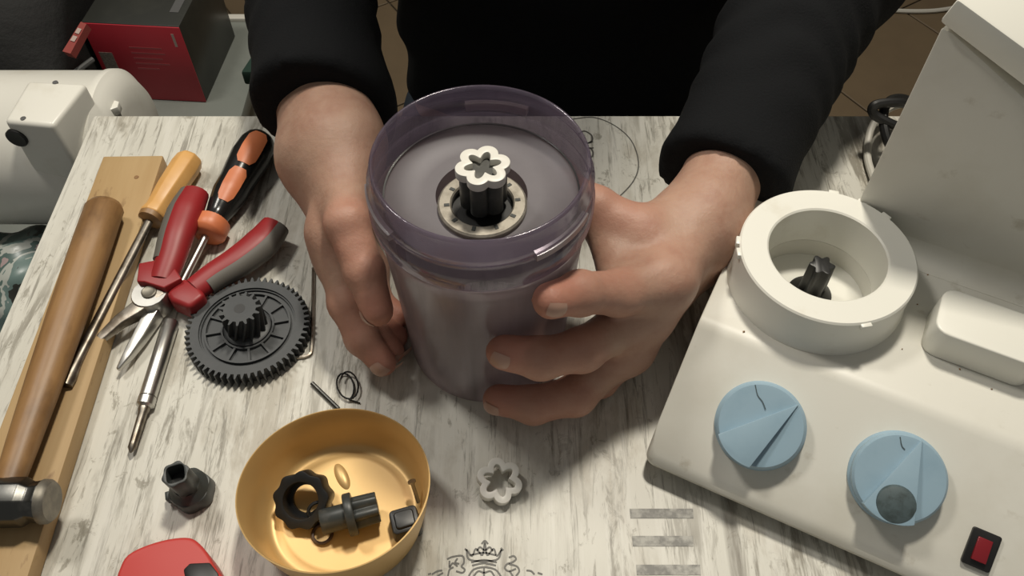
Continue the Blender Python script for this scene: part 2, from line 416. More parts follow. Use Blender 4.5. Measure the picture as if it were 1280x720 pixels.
# ------------------------------------------------------------------ work table
TX0, TX1, TY0, TY1 = -.3262, .56, -.12, .5075
table = thing('work_table', 'work table with a whitewashed wood print top, under all the tools', 'table', (0.1, .2, -.75))
part('tabletop', MB().box((TX0, TY0, -.028), (TX1, TY1, 0)), 'table', table, .0012, world=True)
for x in (TX0 + .05, TX1 - .05):
    for y in (TY0 + .05, TY1 - .05): part('leg', MB().box((x - .02, y - .02, -.75), (x + .02, y + .02, -.028)), 'darksteel', table, .003, world=True)
ZI = .00025
def stroke(pxs, wd, n=5): return MB().ribbon(smoothpath([P(x, y) for x, y in pxs], n), wd, ZI)
def strokes(lst, wd):
    m = MB()
    for s in lst: q = stroke(s, wd); m.add(q.v, q.f)
    return m
# faint printed ring and letters right of the jar
cc = .5 * (P(742, 145) + P(768, 250)); 
ring_pts = [P(*q) for q in ((716, 149), (742, 147), (768, 157), (789, 176), (798, 203), (792, 226), (770, 249), (745, 262))]
part('printed_ring', MB().ribbon(smoothpath(ring_pts, 6), .0009, ZI), 'ink', table, world=True)
for gl in ([[(723, 168), (730, 164), (739, 169), (740, 176), (735, 179)], [(731, 177), (735, 179), (741, 177)]],
           [[(733, 188), (737, 185), (741, 190), (740, 196), (735, 196)], [(733, 186), (742, 185)]],
           [[(730, 214), (743, 214)], [(737, 210), (737, 217)]],
           [[(740, 231), (744, 232), (744, 240), (740, 241)], [(738, 238), (748, 240)]]):
    part('printed_letter', strokes(gl, .0013), 'ink', table, world=True)
# three faded bars
for x0, x1, y0, y1, k in ((787, 866, 636, 648, 0), (790, 866, 670, 683, 0), (795, 875, 706, 719, 0)):
    q = [P(x0, y0), P(x1, y0), P(x1 + 1, y1), P(x0 + 1, y1)]
    part('printed_bar', MB().add([(a[0], a[1], ZI) for a in q], [(0, 1, 2, 3)]), 'ink2', table, world=True)
# crest with a crown between two rearing beasts at the near edge
crest = [[(583, 687), (588, 700), (620, 700), (627, 687)], [(588, 694), (604, 691), (620, 694)], [(589, 703), (605, 700), (621, 703)], [(590, 707), (605, 704), (620, 707)],
         [(583, 687), (590, 695), (595, 686), (603, 694), (606, 678), (609, 694), (617, 686), (621, 695), (627, 687)], [(602, 680), (606, 676), (610, 680)],
         [(581, 686), (584, 688)], [(626, 685), (629, 688)], [(596, 689), (600, 684), (606, 688), (612, 684), (616, 689)],
         [(586, 720), (592, 712), (605, 709), (619, 712), (626, 720)], [(592, 720), (598, 714), (605, 716), (613, 714), (618, 720)], [(605, 710), (605, 722)],
         [(559, 699), (566, 696), (578, 695), (580, 703), (577, 708), (581, 712), (578, 716), (570, 714)], [(562, 701), (562, 709), (566, 704), (572, 708)], [(560, 720), (562, 712), (567, 709)], [(572, 698), (569, 703), (574, 705)],
         [(636, 697), (642, 695), (645, 699), (640, 703), (634, 705), (631, 710), (636, 714), (645, 711)], [(636, 705), (646, 708), (649, 714), (645, 720)], [(637, 714), (641, 720)],
         [(540, 718), (547, 714), (553, 713)], [(547, 720), (554, 716)], [(658, 713), (664, 714), (668, 718)], [(672, 716), (678, 718)], [(535, 718), (539, 717)]]
part('printed_crest', strokes(crest, .0009), 'ink', table, world=True)

# ================================================================== BIG KITCHEN MACHINE
MA = P(803, 578, .01); MA[2] = 0
ang = math.radians(-26.7); u = np.array([math.cos(ang), math.sin(ang), 0]); v = np.array([-math.sin(ang), math.cos(ang), 0])
mach = thing('kitchen_machine', 'large dirty white kitchen machine base with two blue knobs and a round collar', 'appliance', (MA[0], MA[1], 0), (0, 0, ang))
def prof_prism(prof, u0, u1):       # (v, z) outline pulled along u
    n = len(prof); vs = [(u0, a, b) for a, b in prof] + [(u1, a, b) for a, b in prof]
    return MB().add(vs, [tuple(range(n)), tuple(range(2 * n - 1, n - 1, -1))] + [(i, n + i, n + (i + 1) % n, (i + 1) % n) for i in range(n)])
PZ0, PZ1, PV = .018, .060, .070
MW, MD = .335, .176
def machine_body():
    prof = [(.002, .008), (.0, PZ0 - .004), (.0012, PZ0 - .001), (.0035, PZ0 + .0018), (PV - .004, PZ1 - .0022), (PV, PZ1 - .0003), (PV + .004, PZ1), (MD, PZ1), (MD, .008)]
    return prof_prism(prof, 0, MW)
bm_body = machine_body()
me = bm_body.mesh('body', 0); 
bm = bmesh.new(); bm.from_mesh(me)
# round the four upright corners, then the long edges of the left and right side
ups = [e for e in bm.edges if abs(e.verts[0].co.x - e.verts[1].co.x) < 1e-6 and len(e.link_faces) == 2 and e.calc_face_angle(0) > 1.2 and e.verts[0].co.y < .01 and e.verts[1].co.y < .01]
bmesh.ops.bevel(bm, geom=ups, offset=.011, segments=5, profile=.5, affect='EDGES', clamp_overlap=True)
sides = [e for e in bm.edges if len(e.link_faces) == 2 and e.calc_face_angle(0) > .9 and (e.verts[0].co.z > PZ0 - .006 and e.verts[1].co.z > PZ0 - .006)]
bmesh.ops.bevel(bm, geom=sides, offset=.0035, segments=3, profile=.5, affect='EDGES', clamp_overlap=True)
for f in bm.faces: f.smooth = True
for e in bm.edges:
    if len(e.link_faces) == 2 and e.calc_face_angle(0) > math.radians(40): e.smooth = False
bm.to_mesh(me); bm.free()
RU, RVc = .0505, .1250
tmp = bpy.data.objects.new('tmp', me); C.objects.link(tmp)
cut = bpy.data.objects.new('cut', MB().lathe([(0, .044), (.0318, .044), (.0318, .08), (0, .08)], 96).mesh('cut')); C.objects.link(cut)
cut.location = (RU, RVc, 0)
md = tmp.modifiers.new('socket', 'BOOLEAN'); md.operation = 'DIFFERENCE'; md.solver = 'EXACT'; md.object = cut
me = bpy.data.meshes.new_from_object(tmp.evaluated_get(bpy.context.evaluated_depsgraph_get())); me.name = 'body'
bpy.data.objects.remove(tmp); bpy.data.objects.remove(cut)
for pg in me.polygons: pg.use_smooth = True
me.set_sharp_from_angle(angle=math.radians(38))
me.materials.clear(); link('body', me, 'shell', mach)
for x, y in ((.04, .03), (.30, .03), (.04, .15), (.30, .15)):
    part('rubber_foot', MB().lathe([(0, 0), (.010, 0), (.010, .0085), (0, .0085)], 20).xf(Matrix.Translation((x, y, 0))), 'rubber', mach)
# round collar
col = part('collar', MB().lathe([(.0319, .046), (.0322, .0858), (.0332, .0866), (.0472, .0866), (.0481, .0856), (.0486, .066), (.0500, .0615), (.0500, PZ1 - .001)], 96).xf(Matrix.Translation((RU, RVc, 0))), 'shelltop', mach)
for a in (100, 62, 205, 195, -52, 80):
    ca, sa = math.cos(math.radians(a)), math.sin(math.radians(a))
    part('lug', MB().box((-.0016, -.003, .0825), (.0016, .003, .0860)).xf(Matrix.Translation((RU + .0484 * ca, RVc + .0484 * sa, 0)) @ Matrix.Rotation(math.radians(a), 4, 'Z')), 'shelltop', col, .0006)
part('socket_floor', MB().lathe([(0, .0472), (.0319, .0472), (.0319, .0455), (0, .0455)], 64).xf(Matrix.Translation((RU, RVc, 0))), 'shelltop', mach)
def flower(d, rl, n=12, ph=0.26, grow=0.0):
    o = []
    for i in range(6 * n):
        a = 2 * math.pi * i / (6 * n); f = (a + math.pi / 6) % (math.pi / 3) - math.pi / 6
        r = d * math.cos(f) + math.sqrt(max(rl * rl - (d * math.sin(f)) ** 2, 1e-10)) + grow; o.append((r * math.cos(a + ph), r * math.sin(a + ph)))
    return o
def star(r0, r1, n, sub=6, ph=0.0, pw=1.0):
    o = []
    for i in range(n * sub):
        a = 2 * math.pi * i / (n * sub); c = .5 + .5 * math.cos(n * a); o.append(((r0 + (r1 - r0) * c ** pw) * math.cos(a + ph), (r0 + (r1 - r0) * c ** pw) * math.sin(a + ph)))
    return o
sh = part('drive_shaft', MB().lathe([(0, .0472), (.0128, .0472), (.0128, .0495), (.0088, .0525), (.0075, .054), (0, .054)], 32).add(*(lambda m: (m.v, m.f))(MB().prism(star(.0052, .0078, 6, 8, .3), .053, .076, .93))).xf(Matrix.Translation((RU + .0, RVc - .0, 0))), 'black', mach, .0004)
# rounded lug block on the deck
part('latch_block', MB().prism(rrect(.113, .1035, .168, .1365, .008), PZ1, .0805, .985), 'shelltop', mach, .0010, seg=3)
# tower with sloping lid
TV = .172
tw = [(.0565, .004), (.0565, .205), (.0625, .2035), (.104, .181), (.30, .118), (.30, .004)]
tb = MB(); n = len(tw)
tb.add([(a, TV, z) for a, z in tw] + [(max(a, .088 + (a - .0565) * .9), .262, z * .97) for a, z in tw], [tuple(range(n)), tuple(range(2 * n - 1, n - 1, -1))] + [(i, n + i, n + (i + 1) % n, (i + 1) % n) for i in range(n)])
part('tower', tb, 'shell', mach, .002)
fil = [(TV - .012 + .012 * math.sin(t * math.pi / 16), PZ1 + .012 - .012 * math.cos(t * math.pi / 16) + .0002) for t in range(9)] + [(TV + .001, PZ1 + .012), (TV + .001, PZ1 - .001), (TV - .012, PZ1 - .001)]
part('tower_skirt', prof_prism(fil, .058, .2995), 'shell', mach, sharp=60)
ld = [(.0545, .2085), (.0575, .2215), (.095, .206), (.30, .139), (.30, .124), (.103, .187)]
lb = MB(); n = len(ld)
lb.add([(a, TV - .002, z) for a, z in ld] + [(max(a, .085 + (a - .0545) * .9), .266, z) for a, z in ld], [tuple(range(n)), tuple(range(2 * n - 1, n - 1, -1))] + [(i, n + i, n + (i + 1) % n, (i + 1) % n) for i in range(n)])
part('tower_lid', lb, 'shelltop', mach, .0015)
# control knobs on the slanted panel
pe2 = nrm(v * PV + np.array([0, 0, PZ1 - PZ0])); pn = np.cross(u, pe2); pO = MA + np.array([0, 0, PZ0])
le2 = nrm([0, PV, PZ1 - PZ0]); ln = np.cross([1, 0, 0], le2)
def panel_xy(x, y, h): q = on_plane(x, y, pO + pn * h, pn) - pO; return q @ u, q @ pe2
def knob(cpx, apex, a, b, label, cracks, patch=None):
    HK = .0095; R = .0228
    c = panel_xy(*cpx, HK); F3 = basis((1, 0, 0), le2, ln, np.array([0, 0, PZ0]) + np.array([1, 0, 0]) * c[0] + le2 * c[1])
    loc = lambda q, h=HK: (panel_xy(*q, h)[0] - c[0], panel_xy(*q, h)[1] - c[1])
    k = part('control_knob', MB().lathe([(0, .0), (R * 1.05, .0), (R * 1.05, .0015), (R, .003), (R, HK - .0015), (R - .0012, HK), (R - .0035, HK + .0002), (0, HK - .0006)], 64).xf(F3), 'blue', mach, label=label)
    an = [math.atan2(*(loc(q)[::-1])) for q in (apex, a, b)]
    aa, a0, a1 = an
    if a0 > a1: a1 += 2 * math.pi
    if a1 - a0 > math.pi: a0, a1 = a1, a0 + 2 * math.pi
    arc = [(.996 * R * math.cos(a0 + (a1 - a0) * i / 10), .996 * R * math.sin(a0 + (a1 - a0) * i / 10)) for i in range(11)]
    poly = [(R * .985 * math.cos(aa), R * .985 * math.sin(aa))] + arc
    n = len(poly); vs = [(x, y, .001) for x, y in poly] + [(x, y, HK + (.0012 if i == 0 else .0062)) for i, (x, y) in enumerate(poly)]
    part('pointer_grip', MB().add(vs, [tuple(range(n - 1, -1, -1)), tuple(range(n, 2 * n))] + [(i, (i + 1) % n, n + (i + 1) % n, n + i) for i in range(n)]).xf(F3), 'blue', k, .0005)
    for cr in cracks:
        part('crack', MB().ribbon(smoothpath([(*loc(q), 0) for q in cr], 3), .0005, HK + .00035).xf(F3), 'patch', k)
    if patch:
        q = loc(patch, HK + .006)
        part('worn_cap', MB().lathe([(0, .0), (.0098, .0), (.0098, .0142), (.009, .0158), (.006, .0168), (0, .0172)], 40).xf(F3 @ Matrix.Translation((q[0], q[1], 0))), 'patch', k, label='dark round worn patch')
knob((951, 532), (1003, 503), (896, 543), (936, 585), 'blue round knob, cracked, farther from the red switch', [[(944, 481), (947, 494), (953, 502), (957, 512)]])
knob((1125, 598), (1149, 556), (1078, 628), (1140, 655), 'blue round knob with a dark worn patch, next to the red switch', [[(1125, 546), (1127, 557), (1131, 562)]], (1120, 631))
s0 = np.mean([panel_xy(*q, .002) for q in ((1217, 660), (1253, 671), (1237, 715), (1202, 703))], axis=0)
FS = basis((1, 0, 0), le2, ln, np.array([0, 0, PZ0]) + np.array([1, 0, 0]) * s0[0] + le2 * s0[1])
sw = part('rocker_switch', MB().prism(rrect(-.0068, -.0095, .0068, .0095, .0012, 3), -.001, .0022).xf(FS), 'black', mach, .0004, label='black framed red rocker switch')
rk = MB().add([(-.0036, -.0062, .002), (.0036, -.0062, .002), (.0036, .0058, .002), (-.0036, .0058, .002), (-.0034, -.006, .0042), (.0034, -.006, .0042), (.0034, .0056, .0027), (-.0034, .0056, .0027)],
              [(3, 2, 1, 0), (4, 5, 6, 7), (0, 1, 5, 4), (1, 2, 6, 5), (2, 3, 7, 6), (3, 0, 4, 7)])
part('rocker', rk.xf(FS), 'redswitch', sw, .0003)

cr = MB()
for x, y in ((1160, 343), (1147, 380), (1062, 440), (1200, 461), (905, 300), (1128, 436), (930, 414), (1240, 486)):
    q = P(x, y, PZ1 + .0006); a = random.random() * 6; r = random.uniform(.0004, .0009)
    cr.add([(q[0] + r * math.cos(a + k * 1.57) * (1.5 if k % 2 else .8), q[1] + r * math.sin(a + k * 1.57), PZ1 + .0002) for k in range(4)] + [(q[0], q[1], PZ1 + .0011)], [(3, 2, 1, 0)] + [(k, (k + 1) % 4, 4) for k in range(4)])
o = link('crumbs', cr.mesh('crumbs'), 'hickory'); tag(o, 'tiny dark crumbs scattered over the white deck of the machine', 'crumbs', kind='stuff')

# ================================================================== LILAC JAR (upside down)
JX, JY = -.0155, .300
jar = thing('blender_jar', 'smoky lilac plastic jar held upside down, white flower shaped coupling on top', 'jar', (JX, JY, 0.0005))
prof = [(.0468, .0), (.0475, .002), (.0490, .030), (.0512, .070), (.0538, .108), (.0545, .117), (.0555, .121), (.0572, .124), (.0577, .128), (.0577, .134), (.0562, .1365), (.0552, .1375),
        (.0552, .1405), (.0566, .1425), (.0566, .1465), (.0548, .1485), (.0544, .1555), (.0536, .1572), (.0526, .1572), (.0516, .1555), (.0506, .139), (.0500, .1335)]
part('wall', MB().lathe(prof[:8], 96), 'clear', jar, sharp=70)
part('rim_wall', MB().lathe(prof[7:], 96), 'clearrim', jar, sharp=70)
inner = [(.0446, .0), (.0468, .0)]
part('inner_wall', MB().lathe([(.0446, .0), (.0466, .030), (.0488, .070), (.0512, .108), (.0518, .118)], 96), 'clear', jar, sharp=70)
part('mouth_rim', MB().lathe([(.0446, .0), (.0450, -.0002), (.0466, -.0002), (.0468, .0)], 96), 'clear', jar, sharp=70)
part('base_plate', MB().lathe([(.0500, .1335), (.0488, .1318), (.0300, .1312), (.0235, .1310)], 96), 'frosted', jar, sharp=70)
part('disc_edge_shadow', MB().lathe([(.0492, .1339), (.0501, .1341), (.0501, .1338), (.0492, .1336)], 96), 'black', jar)  # thin black ring painting in the shadow at the recessed disc's edge
for a0, a1 in ((-62, -25), (65, 100), (185, 222)):       # bayonet lugs round the rim
    m = MB(); st = 12
    pr = [(.0545, .139), (.0578, .1395), (.0578, .1435), (.0545, .144)]
    vs = [(r * math.cos(math.radians(a0 + (a1 - a0) * i / st)), r * math.sin(math.radians(a0 + (a1 - a0) * i / st)), z) for i in range(st + 1) for r, z in pr]
    fs = [(4 * i + k, 4 * i + (k + 1) % 4, 4 * i + 4 + (k + 1) % 4, 4 * i + 4 + k) for i in range(st) for k in range(4)] + [(0, 1, 2, 3), (4 * st + 3, 4 * st + 2, 4 * st + 1, 4 * st)]
    part('bayonet_lug', m.add(vs, fs), 'clear', jar, sharp=50)
for a in (20, 200, 262):
    part('inner_rib', MB().box((.0435, -.0012, .004), (.0475, .0012, .112)).xf(Matrix.Rotation(math.radians(a), 4, 'Z')), 'clear', jar)
bx = P(603, 255, .133) - np.array([JX, JY, 0])
BO = Matrix.Translation((bx[0], bx[1] - .0005, 0))
rg = part('bearing_ring', MB().lathe([(.0155, .1312), (.0155, .1335), (.0163, .1342), (.0215, .1342), (.0225, .1334), (.0225, .1312)], 64).xf(BO), 'ringmetal', jar)
for i in range(10):
    a = 2 * math.pi * i / 10 + .1
    part('slot', MB().box((.0165, -.0009, .1338), (.0192, .0009, .1345)).xf(BO @ Matrix.Rotation(a, 4, 'Z')), 'coupler', rg)
part('bearing_well', MB().lathe([(.0158, .1335), (.0154, .1290), (0, .1290)], 48).xf(BO), 'black', jar)
SO = Matrix.Translation((bx[0] + .0008, bx[1] + .0015, 0))
part('spindle', MB().prism(star(.0066, .0084, 6, 8, .26), .1292, .1545).xf(SO), 'darksteel', jar, sharp=50)
fo = flower(.0082, .0054); fi = star(.0048, .0092, 6, 12, .26, .8)
part('flower_coupling', MB().ringprism(fo, fi, .1535, .1585).xf(SO), 'nylon', jar, .0005, label='white six lobed coupling ring')
part('coupling_sleeve', MB().ringprism(flower(.0074, .0046), star(.0046, .0088, 6, 12, .26, .8), .1335, .1536).xf(SO), 'coupler', jar)
part('coupling_bore', MB().prism(fi, .1440, .1455).xf(SO), 'black', jar)

# ================================================================== GOLD BOWL AND ITS CONTENTS
bc = P(432, 640, 0); BX, BY = bc[0], bc[1] - .001
bowl = thing('tin_bowl', 'round gold lacquered tin bowl holding small black couplings', 'bowl', (BX, BY, 0))
bs = MB().lathe([(0, .0008), (.030, .0008), (.0395, .0), (.0424, .0008), (.0438, .004), (.0466, .018), (.0490, .0345), (.0495, .0378), (.0496, .0384), (.0490, .0386), (.0484, .0374), (.0458, .018),
                          (.0424, .0045), (.0402, .0024), (.0374, .0016), (.0344, .0026), (.0324, .0026), (0, .0022)], 96)
bs.v = [(x, y * .97, z * (1 - .17 * y / .05) if z > .01 else z) for x, y, z in bs.v]          # the rim is cut a little aslant, higher at the near side
part('shell', bs, 'gold', bowl, sharp=60)
part('floor_dent', MB().lathe([(.0045, .0022), (.0040, .0032), (.0025, .0042), (0, .0045)], 24).xf(Matrix.Translation((-.004, .021, 0)) @ Matrix.Rotation(.5, 4, 'Z') @ Matrix.Diagonal((.8, 2.0, 1, 1))), 'gold', bowl)
ZB = .0028
def coupler_mesh(parent, name='coupler'):
    """ribbed drive coupling: fluted collar, barrel with a bore, six splines on the nose; axis z, foot at 0"""
    part('barrel', MB().lathe([(.0030, .0135), (.0032, .0), (.0058, .0), (.0062, .0005), (.0062, .0135)], 40), 'coupler', parent, sharp=40)
    part('flange', MB().lathe([(0, .0125), (.0102, .0125), (.0106, .013), (.0106, .0162), (.0102, .0167), (0, .0167)], 48), 'coupler', parent, sharp=40)
    part('splined_nose', MB().prism(star(.0058, .0082, 6, 8, .2, .6), .0165, .0285, .94), 'coupler', parent, .0004, sharp=40)
    part('bore', MB().lathe([(0, .0008), (.0032, .0008), (.0032, .0)], 24), 'black', parent)
k = P(402, 655, ZB + .009); ax = nrm(P(470, 636, ZB + .0090) - k)
cp = thing('drive_coupler', 'dark grey flanged drive coupler lying on its side in the gold bowl', 'coupler', (k[0], k[1], ZB + .0110))
cp.rotation_euler = Vector(ax).to_track_quat('Z', 'Y').to_euler()
coupler_mesh(cp); cp.scale = (1.08, 1.08, 1.08)
kc = P(388, 636, ZB + .006)
fr = thing('fluted_ring', 'black scalloped plastic ring leaning in the gold bowl', 'ring', (kc[0] - .0035, kc[1] + .004, ZB + .0090), (math.radians(30), math.radians(-8), 0))
o_ = star(.0142, .0158, 9, 8, .1); i_ = circle(.0098, 72, .1)
part('rim', MB().ringprism(o_, i_, -.0055, .0055), 'black', fr, .0005)
part('inner_lip', MB().ringprism(circle(.0100, 48), circle(.0076, 48), -.0055, -.0035), 'black', fr)
for px, lab, dz, tl in (((403, 668), 'small brown rubber ring flat on the bowl floor beside the coupler end', .0006, (0, 0, 0)), ((398, 640), 'small dark rubber ring resting inside the scalloped black ring', .0066, (.7, .4, 0))):
    q = P(*px, ZB + dz); t = 24
    me = MB().lathe([(.0052 + .0010 * math.cos(2 * math.pi * i / 8), .0010 * math.sin(2 * math.pi * i / 8)) for i in range(8)], 32, close=True).mesh('rubber_ring')
    o = link('rubber_ring', me, 'brownring' if dz < .002 else 'rubber'); o.location = (q[0], q[1], ZB + dz + .0006); o.rotation_euler = tl
    tag(o, lab, 'ring')
q0 = P(523, 628, ZB + .004); q1 = P(515, 603, ZB + .014)
nl = thing('steel_nail', 'short steel nail leaning against the inside wall of the gold bowl', 'nail', tuple(q0))
part('shank', MB().tube([q0, q1], .0011, 10), 'steel', nl, world=True)
part('nail_head', MB().tube([q1, q1 + nrm(q1 - q0) * .0009], .0023, 14), 'steel', nl, world=True)
q = P(507, 654, ZB + .005)
bp_ = thing('black_cap', 'black plastic cap half hidden by the near wall of the gold bowl', 'cap', (q[0], q[1], ZB), (0, 0, .3))
part('cap_body', MB().prism(rrect(-.0080, -.0075, .0080, .0075, .0025), 0, .0105, .93), 'black', bp_, .001)
part('cap_top', MB().prism(rrect(-.0055, -.005, .0055, .005, .002), .0105, .0118, .9), 'black', bp_, .0004)

# ================================================================== SMALL THINGS ON THE TABLE
# loose white flower ring, one side propped up
q = P(624, 604, .004)
wr = link('flower_ring', MB().ringprism(flower(.0080, .0050, ph=.75), star(.0050, .0092, 6, 12, .75, .8), -.0035, .0035).mesh('flower_ring', .0006), 'nylon')
wr.location = (q[0], q[1], .0060); wr.rotation_euler = (math.radians(10), math.radians(6), 0)
tag(wr, 'loose white six lobed nylon ring lying on the bare table top', 'ring')
# black coupler standing left of the bowl
q = P(243, 612, .004)
bcp = thing('socket_coupler', 'dark grey coupling with a square socket, standing tilted on the table', 'coupler', (q[0] - .001, q[1] - .003, .0), (0, 0, .3))
SK = Matrix.Translation((.001, .002, .0008)) @ Matrix.Rotation(math.radians(3), 4, 'X') @ Matrix.Rotation(math.radians(-3), 4, 'Y')
part('skirt', MB().prism(star(.0112, .0122, 6, 8, .2), 0, .0095, .95).xf(SK), 'coupler', bcp, .0006)
part('shoulder', MB().lathe([(.0108, .0094), (.0085, .0118), (.0072, .013), (.0070, .0135), (0, .0135)], 40).xf(SK), 'coupler', bcp)
part('neck', MB().ringprism(star(.0064, .0074, 6, 8, .2), [(.0048 * (abs(math.cos(a)) ** .5) * math.copysign(1, math.cos(a)), .0048 * (abs(math.sin(a)) ** .5) * math.copysign(1, math.sin(a))) for a in [2 * math.pi * i / 48 for i in range(48)]], .012, .0300).xf(SK), 'coupler', bcp, .0004)
part('socket_bottom', MB().lathe([(0, .021), (.005, .021), (.005, .0205), (0, .0205)], 24).xf(SK), 'black', bcp)
part('locating_tab', MB().box((-.0138, -.0025, .001), (-.0105, .0025, .0075)).xf(SK), 'coupler', bcp, .0006)

# big black gear wheel with pinion
g0 = P(313, 412, .004); gr = thing('gear_wheel', 'large charcoal plastic gear wheel with a small pinion on its hub', 'gear', (g0[0] - .0005, g0[1] - .001, 0), (0, 0, .1))
def teeth(r0, r1, n):
    o = []
    for i in range(n):
        a = 2 * math.pi * i / n; s = 2 * math.pi / n
        for f, r in ((-.5, r0), (-.28, r0), (-.10, r1), (.10, r1), (.28, r0)): o.append((r * math.cos(a + f * s), r * math.sin(a + f * s)))
    return o
NT = 56
to = teeth(.0352, .0385, NT); ti = circle(.0300, len(to), -math.pi / NT)
part('toothed_rim', MB().ringprism(to, ti, .0, .0095), 'gear', gr, sharp=25)
part('web', MB().lathe([(0, .001), (.0300, .001), (.0300, .0068), (0, .0068)], 64), 'gear', gr)
part('rim_step', MB().ringprism(circle(.0304, 96), circle(.0290, 96), .0065, .0082), 'gear', gr)
part('ring_rib', MB().ringprism(circle(.0268, 96), circle(.0256, 96), .0065, .0088), 'gear', gr)
part('hub_rib', MB().ringprism(circle(.0165, 64), circle(.0153, 64), .0065, .0088), 'gear', gr)
for i in range(12):
    part('spoke_rib', MB().box((.0160, -.0007, .0065), (.0260, .0007, .0086)).xf(Matrix.Rotation(2 * math.pi * i / 12 + .12, 4, 'Z')), 'gear', gr)
part('hub', MB().lathe([(0, .0066), (.0148, .0066), (.0146, .0092), (.0132, .0100), (0, .0100)], 48), 'gear', gr)
pt = teeth(.0098, .0128, 15); m = MB(); n = len(pt); st = 8
vs = []
for k_ in range(st + 1):
    a = .5 * k_ / st; vs += [(x * math.cos(a) - y * math.sin(a), x * math.sin(a) + y * math.cos(a), .0098 + .0185 * k_ / st) for x, y in pt]
fs = [(k_ * n + i, k_ * n + (i + 1) % n, (k_ + 1) * n + (i + 1) % n, (k_ + 1) * n + i) for k_ in range(st) for i in range(n)] + [tuple(range(n - 1, -1, -1)), tuple(range(st * n, st * n + n))]
pin = part('pinion', m.add(vs, fs), 'gear', gr, sharp=25)
part('shaft_hole', MB().lathe([(0, .0284), (.0034, .0284), (.0034, .0280), (0, .0280)], 24), 'black', pin)

# hex key (bent wire) right of the gear
hk = [P(392, 335, .0012), P(391, 400, .0012), P(389.5, 435, .0012), P(387, 443, .0012), P(380, 446, .0012), P(352, 449, .0012)]
o = link('hex_key', MB().tube(hk[:2] + smoothpath(hk[1:5], 5)[1:] + hk[5:], .0012, 6).mesh('hex_key'), 'rustysteel')
tag(o, 'thin L shaped steel hex key lying against the large gear wheel', 'hex key')
# pin and spring
o = link('steel_pin', MB().tube([P(390, 479, .0014), P(423, 511, .0014)], .0014, 10).mesh('steel_pin'), 'darksteel')
tag(o, 'thin dark steel pin lying between the wire spring and the bowl', 'pin')
sp = []
c = P(436, 485, 0)
for i in range(30):
    a = 2 * math.pi * i / 18 - 1.2; sp.append((c[0] - .003 + .0058 * math.cos(a) - .0022 * math.sin(a) + i * .00016, c[1] + .0092 * math.sin(a), .0010 + .0010 * i / 18 * 2))
sp = [P(450, 504, .0008)] + sp
o = link('wire_spring', MB().tube(sp, .00055, 6).mesh('wire_spring'), 'black')
tag(o, 'small coiled black wire spring with open loops on the table', 'spring')

# double ended screwdriver bit
b0, b1 = P(214, 402, .0050), P(163, 566, .0050); bd = nrm(b1 - b0); L_ = np.linalg.norm(b1 - b0); at = lambda t: b0 + bd * L_ * t
bit = thing('center_punch', 'loose silver steel center punch with a stepped pointed end', 'punch', (at(.5)[0], at(.5)[1], 0))
part('shank', MB().tube([at(0), at(.012), at(.30), at(.60)], [.0044, .0051, .0051, .0051], 16), 'steel', bit, world=True)
part('collar', MB().tube([at(.60), at(.61), at(.665), at(.68)], [.0046, .0053, .0053, .0036], 20), 'steel', bit, world=True)
part('tip', MB().tube([at(.675), at(.70), at(.72), at(.93), at(.965), at(1.0)], [.0034, .0034, .0027, .0024, .0024, .0006], 12), 'rustysteel', bit, world=True)

# wooden plank
pl = [P(133, 192, .013), P(204, 194, .013)]
d_ = nrm(P(47, 720, 0) - P(212, 196, 0)); d_[2] = 0; d_ = nrm(d_); px_ = np.array([-d_[1], d_[0], 0]); px_ = px_ if px_[0] > 0 else -px_
TRc = P(204, 194, .013); wd_ = .0435
plank = thing('wooden_plank', 'flat raw pine plank under the hammer on the left of the table', 'plank', (TRc[0], TRc[1], 0), (0, 0, math.atan2(px_[1], px_[0])))
pb = link('board', MB().box((-wd_, -.42, .0002), (0, 0, .0130)).mesh('board', .0012), 'pine', plank)
part('knot', MB().lathe([(0, .0134), (.0016, .0133), (.0018, .0129)], 12).xf(Matrix.Translation((-.014, -.022, 0))), 'hickory', plank)

# hammer: handle on the plank, head at the near end
PT = .0132
h0 = P(130, 262, PT + .011); h1 = P(14, 596, PT + .012); hd = nrm(h1 - h0); hl = np.linalg.norm(h1 - h0); ha = lambda t: h0 + hd * hl * t
ham = thing('hammer', 'wooden handled steel hammer lying on the pine plank', 'hammer', (ha(.5)[0], ha(.5)[1], PT))
part('handle', MB().tube([ha(-.028), ha(-.022), ha(0), ha(.15), ha(.45), ha(.7), ha(.9), ha(1.0), ha(1.05)], [.006, .0105, .0128, .0128,   .0120, .0105, .0090, .0080, .0072], 20, flat=.85, up=(0, 0, 1)), 'hickory', ham, world=True, sharp=60)
hc = ha(1.075); hx = nrm(np.array([1.0, .02, 0])); hz = PT + .0122
HM = basis(hx, nrm(np.cross([0, 0, 1], hx)), (0, 0, 1), (hc[0], hc[1], hz))
hend = P(66, 626, hz); hlen = (hend - np.array([hc[0], hc[1], hz])) @ hx
hm = MB().tube([(-.055, 0, 0), (-.05, 0, 0), (-.018, 0, 0), (-.012, 0, 0), (.012, 0, 0), (.016, 0, 0), (hlen - .006, 0, 0), (hlen - .0045, 0, 0)], [.011, .0125, .0118, .0132, .0132, .0106, .0114, .0118], 8, up=(0, math.sin(.39), math.cos(.39)))
part('head', hm.xf(HM), 'darksteel', ham, .0008, world=True, sharp=20)
part('striking_face', MB().tube([(hlen - .0046, 0, 0), (hlen - .002, 0, 0), (hlen, 0, 0)], [.0118, .0116, .0100], 24).xf(HM), 'hammerface', ham, world=True)

